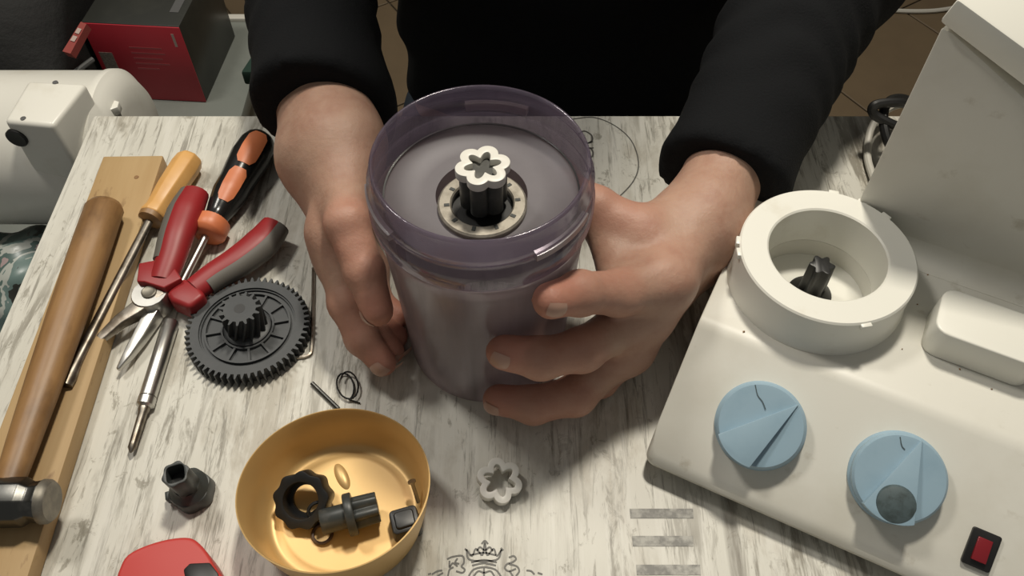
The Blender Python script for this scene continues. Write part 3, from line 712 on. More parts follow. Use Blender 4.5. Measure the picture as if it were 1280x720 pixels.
# screwdriver with yellow wooden handle
a0, a1, a2 = P(236, 202, .011), P(192, 268, .011), P(80, 482, .0155)
dv = nrm(a1 - a0)
s1 = thing('wooden_screwdriver', 'old flat screwdriver with a yellow wooden handle, blade across the plank', 'screwdriver', (a1[0], a1[1], 0))
hl = np.linalg.norm(a1 - a0)
part('handle', MB().tube([a0 - dv * .004, a0 - dv * .0015, a0 + dv * .006, a0 + dv * hl * .55, a0 + dv * hl * .75, a0 + dv * hl * .90, a1, a1 + dv * .002], [.0075, .0098, .0105, .0098, .0088, .0082, .0092, .0088], 8, up=(0, math.sin(.39), math.cos(.39))), 'orangewood', s1, .0008, world=True, sharp=50)
part('ferrule', MB().tube([a1 + dv * .002, a1 + dv * .0055, a1 + dv * .007], [.0088, .0082, .0050], 20), 'hickory', s1, world=True)
bl0 = a1 + dv * .006; bv = nrm(a2 - bl0); bn = np.linalg.norm(a2 - bl0)
part('blade', MB().tube([bl0, bl0 + bv * bn * .80, bl0 + bv * bn * .88, bl0 + bv * bn * .96, a2], [.0032, .0032, .0036, .0052, .0050], 12, up=(0, 0, 1), flat=.75), 'rustysteel', s1, world=True)

# black and orange screwdriver, shaft under the pliers
c0, c1 = P(325, 176, .0135), P(259, 292, .0115); dv = nrm(c1 - c0); hl = np.linalg.norm(c1 - c0); ht = lambda t: c0 + dv * hl * t
s2 = thing('two_tone_screwdriver', 'thick screwdriver with a glossy black and orange handle beside the pliers', 'screwdriver', (c1[0], c1[1], 0))
def dprof(t): return np.interp(t, [-.05, -.02, .06, .20, .34, .46, .60, .74, .82, .85, .875, .885, .99, 1.0, 1.02, 1.03], [.006, .0105, .0132, .0142, .0132, .0122, .0120, .0098, .0082, .0082, .0084, .0118, .0122, .0114, .0100, .0070])
ts = np.linspace(-.05, .86, 40)
hb = part('handle', MB().tube([ht(t) for t in ts], [dprof(t) for t in ts], 24, up=(0, 0, 1)), 'blackgrip', s2, world=True, sharp=60)
side = nrm(np.cross(dv, [0, 0, 1])); up_ = nrm(np.cross(side, dv))
if up_[2] < 0: up_ = -up_
def inlay(t0, t1, aa0, aa1):
    vs = []; n1, n2 = 14, 8
    for i in range(n1):
        t = t0 + (t1 - t0) * i / (n1 - 1); e = min(1, 2.4 * min(i / (n1 - 1), 1 - i / (n1 - 1)) + .62)
        for j in range(n2):
            am = (aa0 + aa1) / 2; a = math.radians(am + (aa1 - aa0) / 2 * e * (2 * j / (n2 - 1) - 1)); rr = dprof(t) + .0004
            vs.append(ht(t) + (up_ * math.cos(a) + side * math.sin(a)) * rr)
    return MB().add(vs, [(i * n2 + j, i * n2 + j + 1, (i + 1) * n2 + j + 1, (i + 1) * n2 + j) for i in range(n1 - 1) for j in range(n2 - 1)])
sgn = 1 if side[0] > 0 else -1
for t0, t1 in ((.02, .37), (.42, .74)):
    part('grip_inlay', inlay(t0, t1, sgn * -8, sgn * 52), 'orangegrip', hb, world=True, label='orange grip inlay')
ts = np.array([.85, .875, .885, .93, .99, 1.0, 1.02, 1.03])
part('collar', MB().tube([ht(t) for t in ts], [dprof(t) for t in ts], 24), 'orangegrip', s2, world=True, sharp=60)
dn = nrm(np.array([*(dv[:2] * 1.0), -.09]))
part('shaft', MB().tube([ht(1.02), ht(1.02) + dn * .044, ht(1.02) + dn * .048], [.0026, .0026, .0018], 14), 'steel', s2, world=True)

# long nose pliers
pv = P(190, 372, .012)
pli = thing('pliers', 'open long nose pliers with red and grey rubber handles', 'pliers', (pv[0], pv[1], 0))
def bar(pts, ws, z0, z1, name, material, parent, bev=.0012, zs=None):
    """flat bar following pts with half widths ws between two heights"""
    pts = [np.array(p[:2], float) for p in pts]; n = len(pts); vs = []
    for i, p in enumerate(pts):
        t = nrm(pts[min(i + 1, n - 1)] - pts[max(i - 1, 0)]); q = np.array([-t[1], t[0]]) * ws[i]; a, b = (z0, z1) if zs is None else zs[i]
        vs += [(*(p - q), a), (*(p + q), a), (*(p + q), b), (*(p - q), b)]
    fs = [(4 * i + k, 4 * i + (k + 1) % 4, 4 * i + 4 + (k + 1) % 4, 4 * i + 4 + k) for i in range(n - 1) for k in range(4)] + [(3, 2, 1, 0), (4 * n - 4, 4 * n - 3, 4 * n - 2, 4 * n - 1)]
    return part(name, MB().add(vs, fs), material, parent, bev, world=True, seg=3, sharp=50)
Z_ = lambda px, z=.012: P(*px, z)
# jaws
bar([Z_((198, 362), .015), Z_((172, 386), .014), Z_((150, 402), .012), Z_((125, 424), .011), Z_((107, 442), .010)], [.0078, .0052, .0040, .0030, .0012], 0, 0, 'jaw', 'rustysteel', pli, .0008, zs=[(.006, .018), (.008, .0165), (.0085, .0150), (.009, .013), (.009, .011)])
bar([Z_((199, 370), .010), Z_((187, 396), .010), Z_((173, 421), .009), Z_((159, 444), .008), Z_((147, 462), .007)], [.0062, .0042, .0036, .0027, .0010], 0, 0, 'jaw', 'steel', pli, .0008, zs=[(.002, .013), (.002, .0125), (.003, .011), (.004, .0095), (.005, .008)])
piv = part('pivot', MB().lathe([(0, .0), (.0115, .0), (.0115, .0135), (.0108, .0145), (0, .0145)], 32).xf(Matrix.Translation((pv[0], pv[1], .003))), 'steel', pli, world=True, sharp=40)
part('rivet', MB().lathe([(.0047, .0), (.0047, .0012), (.0040, .0016), (.0030, .0011), (0, .0012)], 24).xf(Matrix.Translation((pv[0], pv[1], .0174))), 'hammerface', piv, world=True, sharp=30)
def handle(pxs, rs, zs, split, gu):
    pts = smoothpath([Z_(q, z) for q, z in zip(pxs, zs)], 6); rr = np.interp(np.linspace(0, 1, len(pts)), np.linspace(0, 1, len(rs)), rs)
    h = part('handle', MB().tube(pts, list(rr), 16, up=(0, 0, 1), flat=.80), 'redgrip', pli, world=True, sharp=60)
    # grey grip half: the same sweep, shifted to one side
    pts2 = []
    for i, p in enumerate(pts):
        t = nrm(pts[min(i + 1, len(pts) - 1)] - pts[max(i - 1, 0)]); s_ = nrm(np.cross(t, [0, 0, 1])); s_ = s_ if s_[0] * gu > 0 else -s_
        pts2.append(p + s_ * rr[i] * .34 + np.array([0, 0, -.0004]))
    k0 = int(len(pts) * split)
    part('grip', MB().tube(pts2[k0:], [r * .82 for r in rr[k0:]], 16, up=(0, 0, 1), flat=.90), 'greygrip', h, world=True, sharp=60, label='grey rubber grip strip')
handle([(203, 352), (214, 322), (222, 295), (233, 265), (244, 242)], [.0088, .0098, .0108, .0114, .0096], [.0165, .019, .021, .021, .020], .22, -1)
handle([(243, 362), (268, 344), (297, 326), (325, 304), (343, 282)], [.0086, .0096, .0106, .0114, .0094], [.0125, .0125, .0125, .0125, .0125], .12, 1)
# flared guards near the joint
g1 = [Z_((172, 340), .022), Z_((188, 338), .022), Z_((210, 346), .022), Z_((222, 340), .022)]
bar(g1, [.0075, .0092, .0088, .0060], .0125, .022, 'guard', 'redgrip', pli, .003)
g2 = [Z_((216, 356), .018), Z_((228, 362), .018), Z_((246, 376), .018)]
bar(g2, [.0070, .0098, .0066], .003, .018, 'guard', 'redgrip', pli, .003)

# red and black tool at the near edge
r_ = [P(146, 720, .022), P(160, 694, .022), P(195, 678, .022), P(232, 672, .022), P(250, 680, .022), P(268, 706, .022), P(290, 760, .022), P(170, 800, .022)]
rt = thing('tape_measure', 'rounded red plastic tape measure with a black insert at the near table edge', 'tape measure', (r_[3][0], r_[3][1] - .02, 0))
po = [(p[0], p[1]) for p in smoothpath(r_ + [r_[0]], 5)[:-1]]
part('case', MB().prism(po, .0004, .0235), 'redtool', rt, .0035, world=True, seg=4)
k_ = [P(229, 712, .024), P(237, 704, .024), P(262, 703, .024), P(272, 716, .024), P(284, 755, .024), P(238, 755, .024)]
part('insert', MB().prism([(p[0], p[1]) for p in k_], .0215, .0243), 'black', rt, .0008, world=True, label='black plastic insert')

# power cord behind the machine
pts = smoothpath([(.33, .478, .006), (.305, .497, .020), (.283, .492, .030), (.270, .474, .032), (.272, .452, .022), (.292, .440, .010), (.325, .455, .006), (.31, .489, .012), (.285, .477, .038), (.262, .474, .040), (.262, .470, .034), (.280, .463, .028), (.315, .462, .012), (.34, .47, .0045)], 8)
cord = link('power_cord', MB().tube(pts, .0035, 10).mesh('power_cord'), 'rubber'); tag(cord, 'coiled thick black power cord beside the tall part of the machine', 'cord')
pts = smoothpath([(.262, .432, .0042), (.264, .460, .0042), (.274, .488, .010), (.296, .502, .016), (.33, .500, .008), (.36, .49, .0035)], 8)
wc = link('thin_cable', MB().tube(pts, .0028, 10).mesh('thin_cable'), 'cablew'); tag(wc, 'thin white cord looping beside the black power cord', 'cord')

# ================================================================== BEYOND THE TABLE
fc = link('floor_cable', MB().tube(smoothpath([P(1085, 4, -.744), P(1110, 12, -.744), P(1150, 14, -.744), P(1185, 11, -.744), P(1230, 0, -.744), P(1260, -20, -.744)], 6), .005, 8).mesh('floor_cable'), 'cablew')
tag(fc, 'thin pale cable lying across the brown tiled floor', 'cable')
bench = thing('low_bench', 'low grey laminate bench behind the table carrying the red box', 'bench', (-.62, .70, -.75))
part('bench_top', MB().box((-1.05, .05, -.375), (-.375, 1.125, -.350)), 'greybench', bench, .003, world=True)
part('edge_strip', MB().box((-1.05, 1.115, -.352), (-.375, 1.127, -.344)), 'cablew', bench, .001, world=True)
for x in (-1.02, -.405):
    part('side_panel', MB().box((x - .015, .07, -.75), (x + .015, 1.10, -.375)), 'greybench', bench, .002, world=True)
# cardboard box: dark sides, red printed front
f0 = P(145, 122, -.35); f1 = P(258, 128, -.35); bw = np.linalg.norm((f1 - f0)[:2]); ba = math.atan2(f1[1] - f0[1], f1[0] - f0[0])
BH, BD = .125, .150
cb = thing('cardboard_box', 'dark cardboard box with a red printed front standing on the grey bench', 'box', (f0[0], f0[1], -.35), (0, 0, ba))
part('carton', MB().box((0, .0012, .0005), (bw, BD, BH)), 'darkcard', cb, .0015)
fp = part('front_panel', MB().box((.0, -.0004, .001), (bw, .0013, BH - .001)), 'redcard', cb, .0004)
part('sticker', MB().box((.0065, -.0009, .034), (.0245, -.0003, .079)).xf(Matrix.Identity(4)), 'sticker', fp)
part('side_tape', MB().box((bw - .022, .03, BH), (bw - .010, .15, BH + .0006)), 'greyplastic', cb)
for i in range(5): part('printed_line', MB().box((.052, -.0007, .088 - i * .0085), (.052 + (.044, .046, .040, .047, .030)[i], -.0003, .0905 - i * .0085)), 'pinkprint', fp)
part('printed_mark', MB().box((bw - .014, -.0007, .094), (bw - .0105, -.0003, .114)), 'paleprint', fp)
# black tool bag with red label
def bagf(p): return smin(ell(p, (-.68, 1.0, -.26), (.145, .17, .13)), ell(p, (-.60, .88, -.30), (.05, .06, .055)), .05)
V_, Q_ = nets(bagf, (-.86, .80, -.36), (-.50, 1.20, -.10), .012)
V_[:, 2] = np.maximum(V_[:, 2], -.3495)
V_[:, 0] = np.minimum(V_[:, 0], -.567); V_[:, 1] = np.minimum(V_[:, 1], 1.113)
bagroot = thing('tool_bag', 'bulky black tool bag beside the red fronted box', 'bag', (-.70, 1.0, -.35))
link('bag_body', netmesh('bag_body', V_, Q_), 'bag', bagroot, world=True)
lb_ = [P(78, 64, -.205), P(88, 67, -.205), P(108, 30, -.205), P(101, 27, -.205)]
e_ = [np.array(q) for q in lb_]
lab = part('label_tab', MB().add([tuple(q) for q in e_] + [tuple(q + np.array([0, .006, -.012])) for q in e_], [(0, 1, 2, 3), (7, 6, 5, 4), (0, 4, 5, 1), (1, 5, 6, 2), (2, 6, 7, 3), (3, 7, 4, 0)]), 'strapred', bagroot, world=True, label='red label tab with pale lettering')
for t in (.36, .62):
    a = e_[0] + (e_[3] - e_[0]) * t; b_ = e_[1] + (e_[2] - e_[1]) * t; dd = nrm(e_[3] - e_[0]) * .010; a2_ = a * .8 + b_ * .2; b2_ = a * .2 + b_ * .8; z_ = np.array([0, -.0006, .0012])
    part('letter', MB().add([a2_ + z_, b2_ + z_, b2_ + dd + z_, a2_ + dd + z_], [(0, 1, 2, 3)]), 'paleprint', lab, world=True)
part('grey_bar', MB().tube([P(92, 92, -.24), P(116, 74, -.24)], .0035, 8), 'greyplastic', bagroot, world=True)
# dark green bag against the sleeve
q0, q1, q2 = P(300, 146, -.20), P(330, 92, -.20), P(352, 150, -.20)
gb = thing('green_bag', 'flat dark green fabric bag standing behind the table by the sleeve', 'bag', (q0[0], q0[1], -.75))
m_ = MB(); pr = [(-.320, .815), (-.290, .94), (-.225, .94), (-.225, .815)]
part('bag_body', m_.prism(pr, -.75, -.205), 'green', gb, .012, seg=3)
part('bag_hem', MB().prism([(-.322, .812), (-.291, .943), (-.222, .943), (-.222, .812)], -.222, -.202), 'green', gb, .003)
gb.location = (0, 0, 0)
# white appliance left of the table
wa = thing('white_appliance', 'white plastic appliance with a square rounded box on a round body', 'appliance', (-.41, .45, -.35))
AX = Matrix.Translation((-.332, .560, -.085))
part('drum', MB().lathe([(0, -.260), (.058, -.260), (.068, -.250), (.068, -.022), (.0695, -.020), (.0695, -.014), (.066, -.011), (.058, -.003), (.040, -.001), (0, .0)], 72).xf(AX @ Matrix.Rotation(math.radians(90), 4, 'Y')), 'white', wa, world=True, sharp=40)
part('pedestal', MB().prism(rrect(-.46, .565, -.36, .605, .012), -.3498, -.12), 'white', wa, .004, world=True)
t4 = [P(2, 152, .0), P(66, 158, .0), P(110, 103, .0), P(34, 99, .0)]
bb = MB().prism([(q[0], q[1]) for q in t4], -.060, 0.0, .97)
part('switch_box', bb, 'white', wa, .004, world=True, seg=4)
hp = P(10, 165, -.012); 
fdir = nrm(np.array([*(t4[1] - t4[0])[:2], 0])); fn = np.array([fdir[1], -fdir[0], 0])
fo_ = t4[0] + fdir * .0045 + np.array([0, 0, -.0165]) - fn * .0012
part('round_hole', MB().lathe([(0, 0), (.0085, 0), (.0085, .0022), (.0075, .003), (0, .002)], 28).xf(basis(fdir, (0, 0, 1), fn, fo_)), 'black', wa, world=True, label='black round plug')
for q in ((29, 148), (69, 103)):
    p_ = P(*q, .0); part('screw_hole', MB().lathe([(0, .0003), (.0022, .0003), (.0022, -.001)], 14).xf(Matrix.Translation(p_)), 'greyplastic', wa, world=True)
fr_ = thing('plastic_shard', 'jagged white plastic shard poking up behind the far left table corner', 'shard', tuple(P(135, 135, -.03)))
sp_ = [P(*q, -.03) for q in ((119, 139), (127, 131), (140, 132), (143, 127), (150, 129), (148, 136), (140, 139))]
part('broken_edge', MB().prism([(q[0], q[1]) for q in sp_], -.036, -.028), 'white', fr_, .0008, world=True)
part('bracket', MB().prism([(sp_[0][0], sp_[0][1]), (sp_[6][0], sp_[6][1]), (sp_[6][0], sp_[6][1] + .012), (sp_[0][0], sp_[0][1] + .012)], -.350, -.033), 'white', fr_, .001, world=True)
# crumpled printed film under it
def filmf(p):
    d = smin(ell(p, (-.45, .470, -.240), (.118, .082, .118)), ell(p, (-.52, .44, -.29), (.10, .08, .07)), .03)
    return d + .006 * np.sin(p[:, 0] * 90 + 2 * np.sin(p[:, 1] * 60)) * np.sin(p[:, 1] * 75 + p[:, 2] * 80)
V_, Q_ = nets(filmf, (-.66, .33, -.40), (-.30, .60, -.10), .007)
V_[:, 2] = np.maximum(V_[:, 2], -.3495)
o = link('plastic_bag', netmesh('plastic_bag', V_, Q_), 'film'); tag(o, 'crumpled printed green and white plastic bag below the white appliance', 'bag')

# ================================================================== THE PERSON
PX, PY = .06, .70                                   # pelvis
def A_(*t): return np.array(t, np.float32)
# right hand (left in the picture): lies along the jar, thumb towards the jar
RW, RE = A_(-.115, .392, .072), A_(-.165, .63, .095)
RSH = A_(-.125, .675, .305)
rf = {'thumb': ([A_(-.100, .372, .078), A_(-.094, .322, .084), A_(-.0835, .298, .070), A_(-.0765, .281, .056)], [.0150, .0125, .0112, .0095]),
      'index': ([A_(-.107, .334, .062), A_(-.0985, .298, .040), A_(-.089, .281, .027), A_(-.077, .270, .018)], [.0125, .0108, .0098, .0084]),
      'middle': ([A_(-.104, .328, .044), A_(-.094, .300, .024), A_(-.083, .289, .015), A_(-.0735, .283, .0105)], [.0120, .0105, .0095, .0082]),
      'ring': ([A_(-.100, .330, .029), A_(-.092, .308, .016), A_(-.082, .298, .0105), A_(-.072, .294, .0095)], [.0115, .0098, .0088, .0078]),
      'little': ([A_(-.094, .340, .018), A_(-.086, .322, .0105), A_(-.078, .314, .0095), A_(-.071, .310, .0090)], [.0100, .0085, .0078, .0072])}
# left hand (right in the picture): fingers round the front of the jar, thumb behind it
LW, LE = A_(.1120, .338, .056), A_(.2260, .560, .106)
LSH = A_(.250, .675, .310)
lf = {'thumb': ([A_(.0990, .333, .070), A_(.0733, .3190, .080), A_(.0485, .3300, .088), A_(.0290, .3450, .092)], [.0165, .0145, .0118, .0098]),
      'index': ([A_(.0840, .285, .078), A_(.0560, .2690, .0885), A_(.0345, .2560, .1060), A_(.0190, .2450, .1150)], [.0138, .0120, .0110, .0094]),
      'middle': ([A_(.0740, .277, .060), A_(.0375, .2485, .0650), A_(.0150, .2400, .0700), A_(-.0045, .2395, .0770)], [.0135, .0118, .0110, .0094]),
      'ring': ([A_(.0650, .268, .040), A_(.0360, .2430, .0260), A_(.0120, .2395, .0210), A_(-.0080, .2425, .0220)], [.0130, .0115, .0106, .0092]),
      'little': ([A_(.0680, .276, .026), A_(.0520, .2590, .0150), A_(.0380, .2530, .0130), A_(.0250, .2525, .0120)], [.0115, .0095, .0086, .0078])}
def hand(p, W, E, fs, wa_, rw, re, wo, web=None):
    wa_ = nrm(wa_).astype(np.float32)
    d = smin(cone(p, W + wa_ * wo, E + wa_ * .008, rw, re), cone(p, W - wa_ * wo, E - wa_ * .008, rw, re), .02)
    names = ['index', 'middle', 'ring', 'little']; pc = None
    for i, n_ in enumerate(names):
        mcp = fs[n_][0][0]; off = wa_ * (.015 - .010 * i)
        e = cone(p, W + off * 1.0, mcp, .0170, fs[n_][1][0] + .0012); pc = e if pc is None else smin(pc, e, .016)
    for i in range(3):
        e = cone(p, fs[names[i]][0][0], fs[names[i + 1]][0][0], .0118, .0112); pc = smin(pc, e, .012)
    tm = fs['thumb'][0]; pc = smin(pc, cone(p, W + wa_ * .012, tm[0], .018, .0150), .018)
    d = smin(d, pc, .022)
    for wa0, wb0, wr in web or (): d = smin(d, cone(p, wa0, wb0, wr, wr), .014)
    out = d
    for n_ in names + ['thumb']:
        pts, rs = fs[n_]; c_ = chain(p, pts, rs, .0035)
        for j in (1, 2):
            c_ = smin(c_, np.linalg.norm(p - pts[j], axis=1) - rs[j] * 1.04, .003)      # knuckles
        out = np.minimum(out, smin(d, c_, .010))
    # extensor tendons and knuckle rise
    return out
def vnoise(p, s): return np.sin(p[:, 0] * s + 1.3 * np.sin(p[:, 1] * s * .8)) * np.sin(p[:, 1] * s * 1.1 + 1.7 * np.sin(p[:, 2] * s * .9)) * .5
def rhand(p): return hand(p, RW, RE, rf, (.80, -.1, .55), .0205, .034, .0125, ((A_(-.121, .424, .084), A_(-.113, .386, .0815), .0120), (A_(-.103, .385, .082), A_(-.103, .345, .074), .0085))) + .0005 * vnoise(p, 160)
def lhand(p): return hand(p, LW, LE, lf, (0, -.12, 1), .0200, .034, .011, ((A_(.0800, .3180, .074), A_(.0830, .2920, .070), .0125), (A_(.0620, .3170, .0780), A_(.0660, .2850, .0720), .0095), (A_(.0510, .3180, .0790), A_(.0580, .2860, .0770), .0085))) + .0005 * vnoise(p, 160)
HX = .06; HEADC = A_(HX, .625, .585)
def coref(p):
    q = p.copy(); q[:, 0] = (q[:, 0] - PX) * .66 + PX
    d = cone(q, (PX, .72, -.22), (PX, .70, .20), .098, .108)
    d = smin(d, cone(p, RSH, (HX, .68, .385), .050, .058), .05); d = smin(d, cone(p, LSH, (HX, .68, .385), .050, .058), .05)
    d = smin(d, cone(p, (HX, .68, .36), (HX, .645, .50), .056, .054), .03)
    for S_, E_, in ((RSH, RE), (LSH, LE)): d = smin(d, cone(p, S_, E_, .050, .0385), .03)
    for sx in (-1, 1):
        hip = (PX + sx * .085, .70, -.20); kn = (PX + sx * .115, .665 - .04 if False else .62, -.15)
        kn = (PX + sx * .125, .585, -.160); kn2 = (PX + sx * .13, .40, -.19); an = (PX + sx * .13, .42, -.66)
        d = smin(d, cone(p, hip, kn2, .080, .056), .05); d = smin(d, cone(p, kn2, an, .056, .040), .03)
        d = smin(d, cone(p, an, (PX + sx * .14, .31, -.71), .040, .028), .03)
    # head: skull, jaw, nose, ears
    hd_ = smin(ell(p, HEADC + A_(0, .015, .03), (.076, .096, .100)), ell(p, HEADC + A_(0, -.022, -.055), (.054, .066, .062)), .05)
    hd_ = smin(hd_, cone(p, HEADC + A_(0, -.078, .015), HEADC + A_(0, -.100, -.022), .009, .013), .016)
    for sx in (-1, 1):
        hd_ = smin(hd_, ell(p, HEADC + A_(sx * .078, .015, .0), (.010, .022, .032)), .008)
        hd_ = smin(hd_, ell(p, HEADC + A_(sx * .034, -.068, .030), (.026, .014, .009)), .012)
        hd_ = np.maximum(hd_, -ell(p, HEADC + A_(sx * .032, -.092, .012), (.018, .016, .011)))
    hd_ = smin(hd_, ell(p, HEADC + A_(0, -.080, -.050), (.024, .010, .010)), .010)
    return smin(d, hd_, .03)
def to_obj(name, V_, Q_): o = bpy.data.objects.new(name, netmesh(name, V_, Q_)); C.objects.link(o); return o
HS = .0019
core = to_obj('person_core', *nets(coref, (-.28, .22, -.76), (.40, .86, .74), .0085))
hR = to_obj('hand_r', *nets(rhand, (-.22, .22, -.02), (-.03, .69, .17), HS, 3))
hL = to_obj('hand_l', *nets(lhand, (-.04, .19, -.02), (.29, .63, .17), HS, 3))
for h_ in (hR, hL):
    md = core.modifiers.new('join', 'BOOLEAN'); md.operation = 'UNION'; md.solver = 'EXACT'; md.object = h_
me = None
try:
    me = bpy.data.meshes.new_from_object(core.evaluated_get(bpy.context.evaluated_depsgraph_get()))
    if len(me.vertices) < 15000: me = None
except Exception: me = None
if me is None:
    bm = bmesh.new()
    for o in (core, hR, hL): bm.from_mesh(o.data)
    me = bpy.data.meshes.new('body'); bm.to_mesh(me); bm.free()
for o in (core, hR, hL): bpy.data.objects.remove(o)
nv = len(me.vertices); co = np.empty(nv * 3); me.vertices.foreach_get('co', co); co = co.reshape(-1, 3)
fl = np.zeros(nv, np.float32)
for fs_ in (rf, lf):
    for n_, (pts, rs) in fs_.items():
        fl = np.maximum(fl, np.exp(-(np.linalg.norm(co - pts[3], axis=1) / .020) ** 2) * .85)
        for j in (1, 2): fl = np.maximum(fl, np.exp(-(np.linalg.norm(co - pts[j], axis=1) / .013) ** 2) * .35)
        fl = np.maximum(fl, np.exp(-(np.linalg.norm(co - pts[0], axis=1) / .020) ** 2) * .25)
        for j in (1, 2): fl = np.maximum(fl, np.exp(-(np.maximum(cone(co.astype(np.float32), pts[j], pts[j + 1], rs[j], rs[j + 1]), 0) / .004) ** 2) * .38)
at_ = me.attributes.new('flush', 'FLOAT', 'POINT'); at_.data.foreach_set('value', fl)
me.polygons.foreach_set('use_smooth', np.ones(len(me.polygons), bool))
me.materials.clear(); me.materials.append(M['skin'])
person = bpy.data.objects.new('person', me); C.objects.link(person)
tag(person, 'seated person in a black sweater and jeans gripping the jar with both hands', 'person')

# fingernails: thin shells lying on the fingertips
def nail(f, tip, prev, n, ln=.0115, wd=.0100):
    t = nrm(np.array(tip) - np.array(prev)); n = nrm(np.array(n) - t * (np.array(n) @ t)); s_ = np.cross(t, n); vs = []; k1, k2 = 7, 7
    c_ = np.array(tip) + t * .0028
    for i in range(k1):
        for j in range(k2):
            a, b = i / (k1 - 1) * 2 - 1, j / (k2 - 1) * 2 - 1
            ww = wd / 2 * (1 - .18 * max(0, a) ** 2 - .10 * max(0, -a) ** 2)
            p_ = c_ + t * a * ln / 2 * (1 - .16 * b * b) + s_ * b * ww + n * .02
            lo_, hi_ = 0.0, .03
            for _ in range(18):
                md_ = (lo_ + hi_) / 2
                if f((p_ - n * md_)[None].astype(np.float32))[0] > 0: lo_ = md_
                else: hi_ = md_
            e = 1 - max(abs(a), abs(b)) ** 4
            vs.append(p_ - n * lo_ + n * (.0002 + .0004 * e))
    return MB().add(vs, [(i * k2 + j, i * k2 + j + 1, (i + 1) * k2 + j + 1, (i + 1) * k2 + j) for i in range(k1 - 1) for j in range(k2 - 1)])
for nm_, n_ in (('index', (.15, -.75, .25)), ('middle', (.05, -.85, .30)), ('ring', (0, -.9, .1))):
    part('fingernail', nail(lhand, lf[nm_][0][3], lf[nm_][0][2], n_, .0095, .0088), 'nail', person, world=True, sharp=80)
part('fingernail', nail(lhand, lf['thumb'][0][3], lf['thumb'][0][2], (0, .5, .8), .014, .012), 'nail', person, world=True, sharp=80)
for nm_, n_ in (('index', (-.65, -.35, .55)), ('middle', (-.6, -.4, .4)), ('thumb', (-.9, .1, .15))):
    part('fingernail', nail(rhand, rf[nm_][0][3], rf[nm_][0][2], n_), 'nail', person, world=True, sharp=80)
# face details and hair
for sx in (-1, 1):
    ey = part('eye', MB().lathe([(0, -.0115), (.008, -.008), (.0115, 0), (.008, .008), (0, .0115)], 20).xf(Matrix.Translation(HEADC + A_(sx * .032, -.066, .012)) @ Matrix.Rotation(math.radians(90), 4, 'X')), 'eyew', person, world=True, sharp=90)
    part('iris', MB().lathe([(0, .0122), (.0045, .0112), (.0052, .0098)], 16).xf(Matrix.Translation(HEADC + A_(sx * .032, -.066, .012)) @ Matrix.Rotation(math.radians(105), 4, 'X')), 'eyed', ey, world=True, sharp=90)
    part('eyebrow', MB().tube(smoothpath([HEADC + A_(sx * .014, -.0835, .036), HEADC + A_(sx * .034, -.0800, .043), HEADC + A_(sx * .054, -.0660, .037)], 4), .0032, 8), 'hair', person, world=True)
part('mouth', MB().tube(smoothpath([HEADC + A_(-.022, -.0815, -.050), HEADC + A_(0, -.0905, -.049), HEADC + A_(.022, -.0815, -.050)], 5), [.002] + [.0040] * 9 + [.002], 8), 'lip', person, world=True)
def hairf(p):
    d = smin(ell(p, HEADC + A_(0, .020, .036), (.083, .102, .104)), ell(p, HEADC + A_(0, .07, -.03), (.066, .050, .060)), .04)
    face = ell(p, HEADC + A_(0, -.085, -.01), (.070, .085, .085))
    return np.maximum(d, -face) + .0018 * vnoise(p, 220)
link('hair', netmesh('hair', *nets(hairf, (-.06, .48, .44), (.18, .80, .76), .005)), 'hair', person)
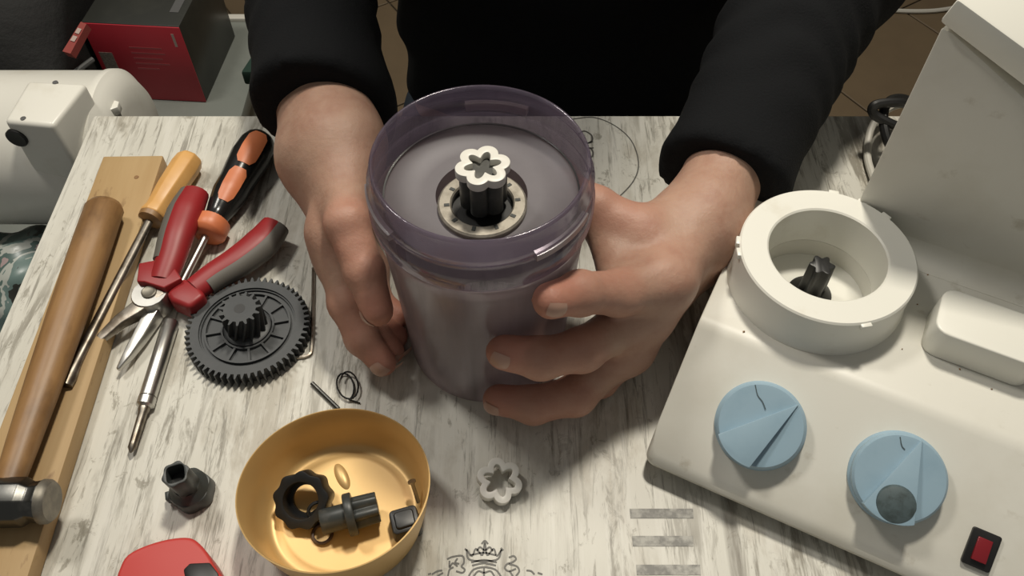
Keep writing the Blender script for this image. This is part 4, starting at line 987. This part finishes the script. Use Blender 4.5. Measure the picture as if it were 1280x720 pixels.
# clothing
def folds(p): return .0035 * np.sin(p[:, 2] * 85 + p[:, 1] * 40 + 2.2 * np.sin(p[:, 0] * 30)) * (.5 + .5 * np.sin(p[:, 0] * 24 + p[:, 1] * 17))
def sleeve(p, W, E, S_, rw, rm, re, cut):
    ax_ = nrm(np.array(E) - np.array(W)).astype(np.float32); W1 = W + ax_ * .035
    d = smin(chain(p, [W, W1, E], [rw, rm, re], .02), cone(p, E, S_, re, .058), .035)
    s_ = (p - W) @ ax_
    fold = .0022 * np.sin(s_ * 210 + 3 * np.sin(p[:, 0] * 60)) * np.clip((s_ - .06) / .08, 0, 1)
    n_ = nrm(nrm(ax_ * np.array([1, 1, .55])) + np.array([.30, 0, 0])).astype(np.float32) if cut[1] else ax_
    return np.maximum(d + fold, cut[0] - (p - W) @ n_)
def sweaterf(p):
    q = p.copy(); q[:, 0] = (q[:, 0] - PX) * .68 + PX
    d = cone(q, (PX, .715, -.20), (PX, .70, .20), .112, .120)
    d = np.maximum(d, -.245 - p[:, 2])
    d = smin(d, cone(p, RSH, (HX, .68, .375), .058, .068), .06); d = smin(d, cone(p, LSH, (HX, .68, .375), .058, .068), .06)
    d = smin(d, cone(p, (HX, .68, .36), (HX, .66, .43), .066, .062), .03); d = np.maximum(d, (p[:, 2] - .435) + (p[:, 1] - .66) * -.3)
    d = d + folds(p) * 1.2
    for a in (sleeve(p, RW, RE, RSH, .0365, .0430, .0480, (.030, True)), sleeve(p, LW, LE, LSH, .0275, .0385, .0540, (.040, False))): d = smin(d, a, .02)
    return d
link('sweater', netmesh('sweater', *nets(sweaterf, (-.30, .34, -.26), (.42, .90, .48), .0055)), 'sweater', person)
def jeansf(p):
    d = ell(p, (PX, .72, -.20), (.175, .125, .105))
    for sx in (-1, 1):
        hip = (PX + sx * .085, .70, -.20); kn2 = (PX + sx * .13, .40, -.19); an = (PX + sx * .13, .42, -.64)
        d = smin(d, cone(p, hip, kn2, .090, .066), .04); d = smin(d, cone(p, kn2, an, .066, .056), .03)
    return np.maximum(np.maximum(d + .6 * folds(p), p[:, 2] + .105), -.665 - p[:, 2])
link('jeans', netmesh('jeans', *nets(jeansf, (-.24, .26, -.70), (.36, .90, -.09), .009)), 'denim', person)
for sx in (-1, 1):
    def shoef(p, sx=sx):
        x0 = PX + sx * .13
        d = smin(cone(p, (x0, .43, -.705), (PX + sx * .142, .31, -.715), .044, .038), cone(p, (x0, .42, -.70), (x0, .42, -.655), .046, .050), .02)
        return np.maximum(d, -.748 - p[:, 2])
    x0 = PX + sx * .13
    link('shoe', netmesh('shoe', *nets(shoef, (x0 - .08, .22, -.76), (x0 + .08, .50, -.58), .006)), 'shoe', person)
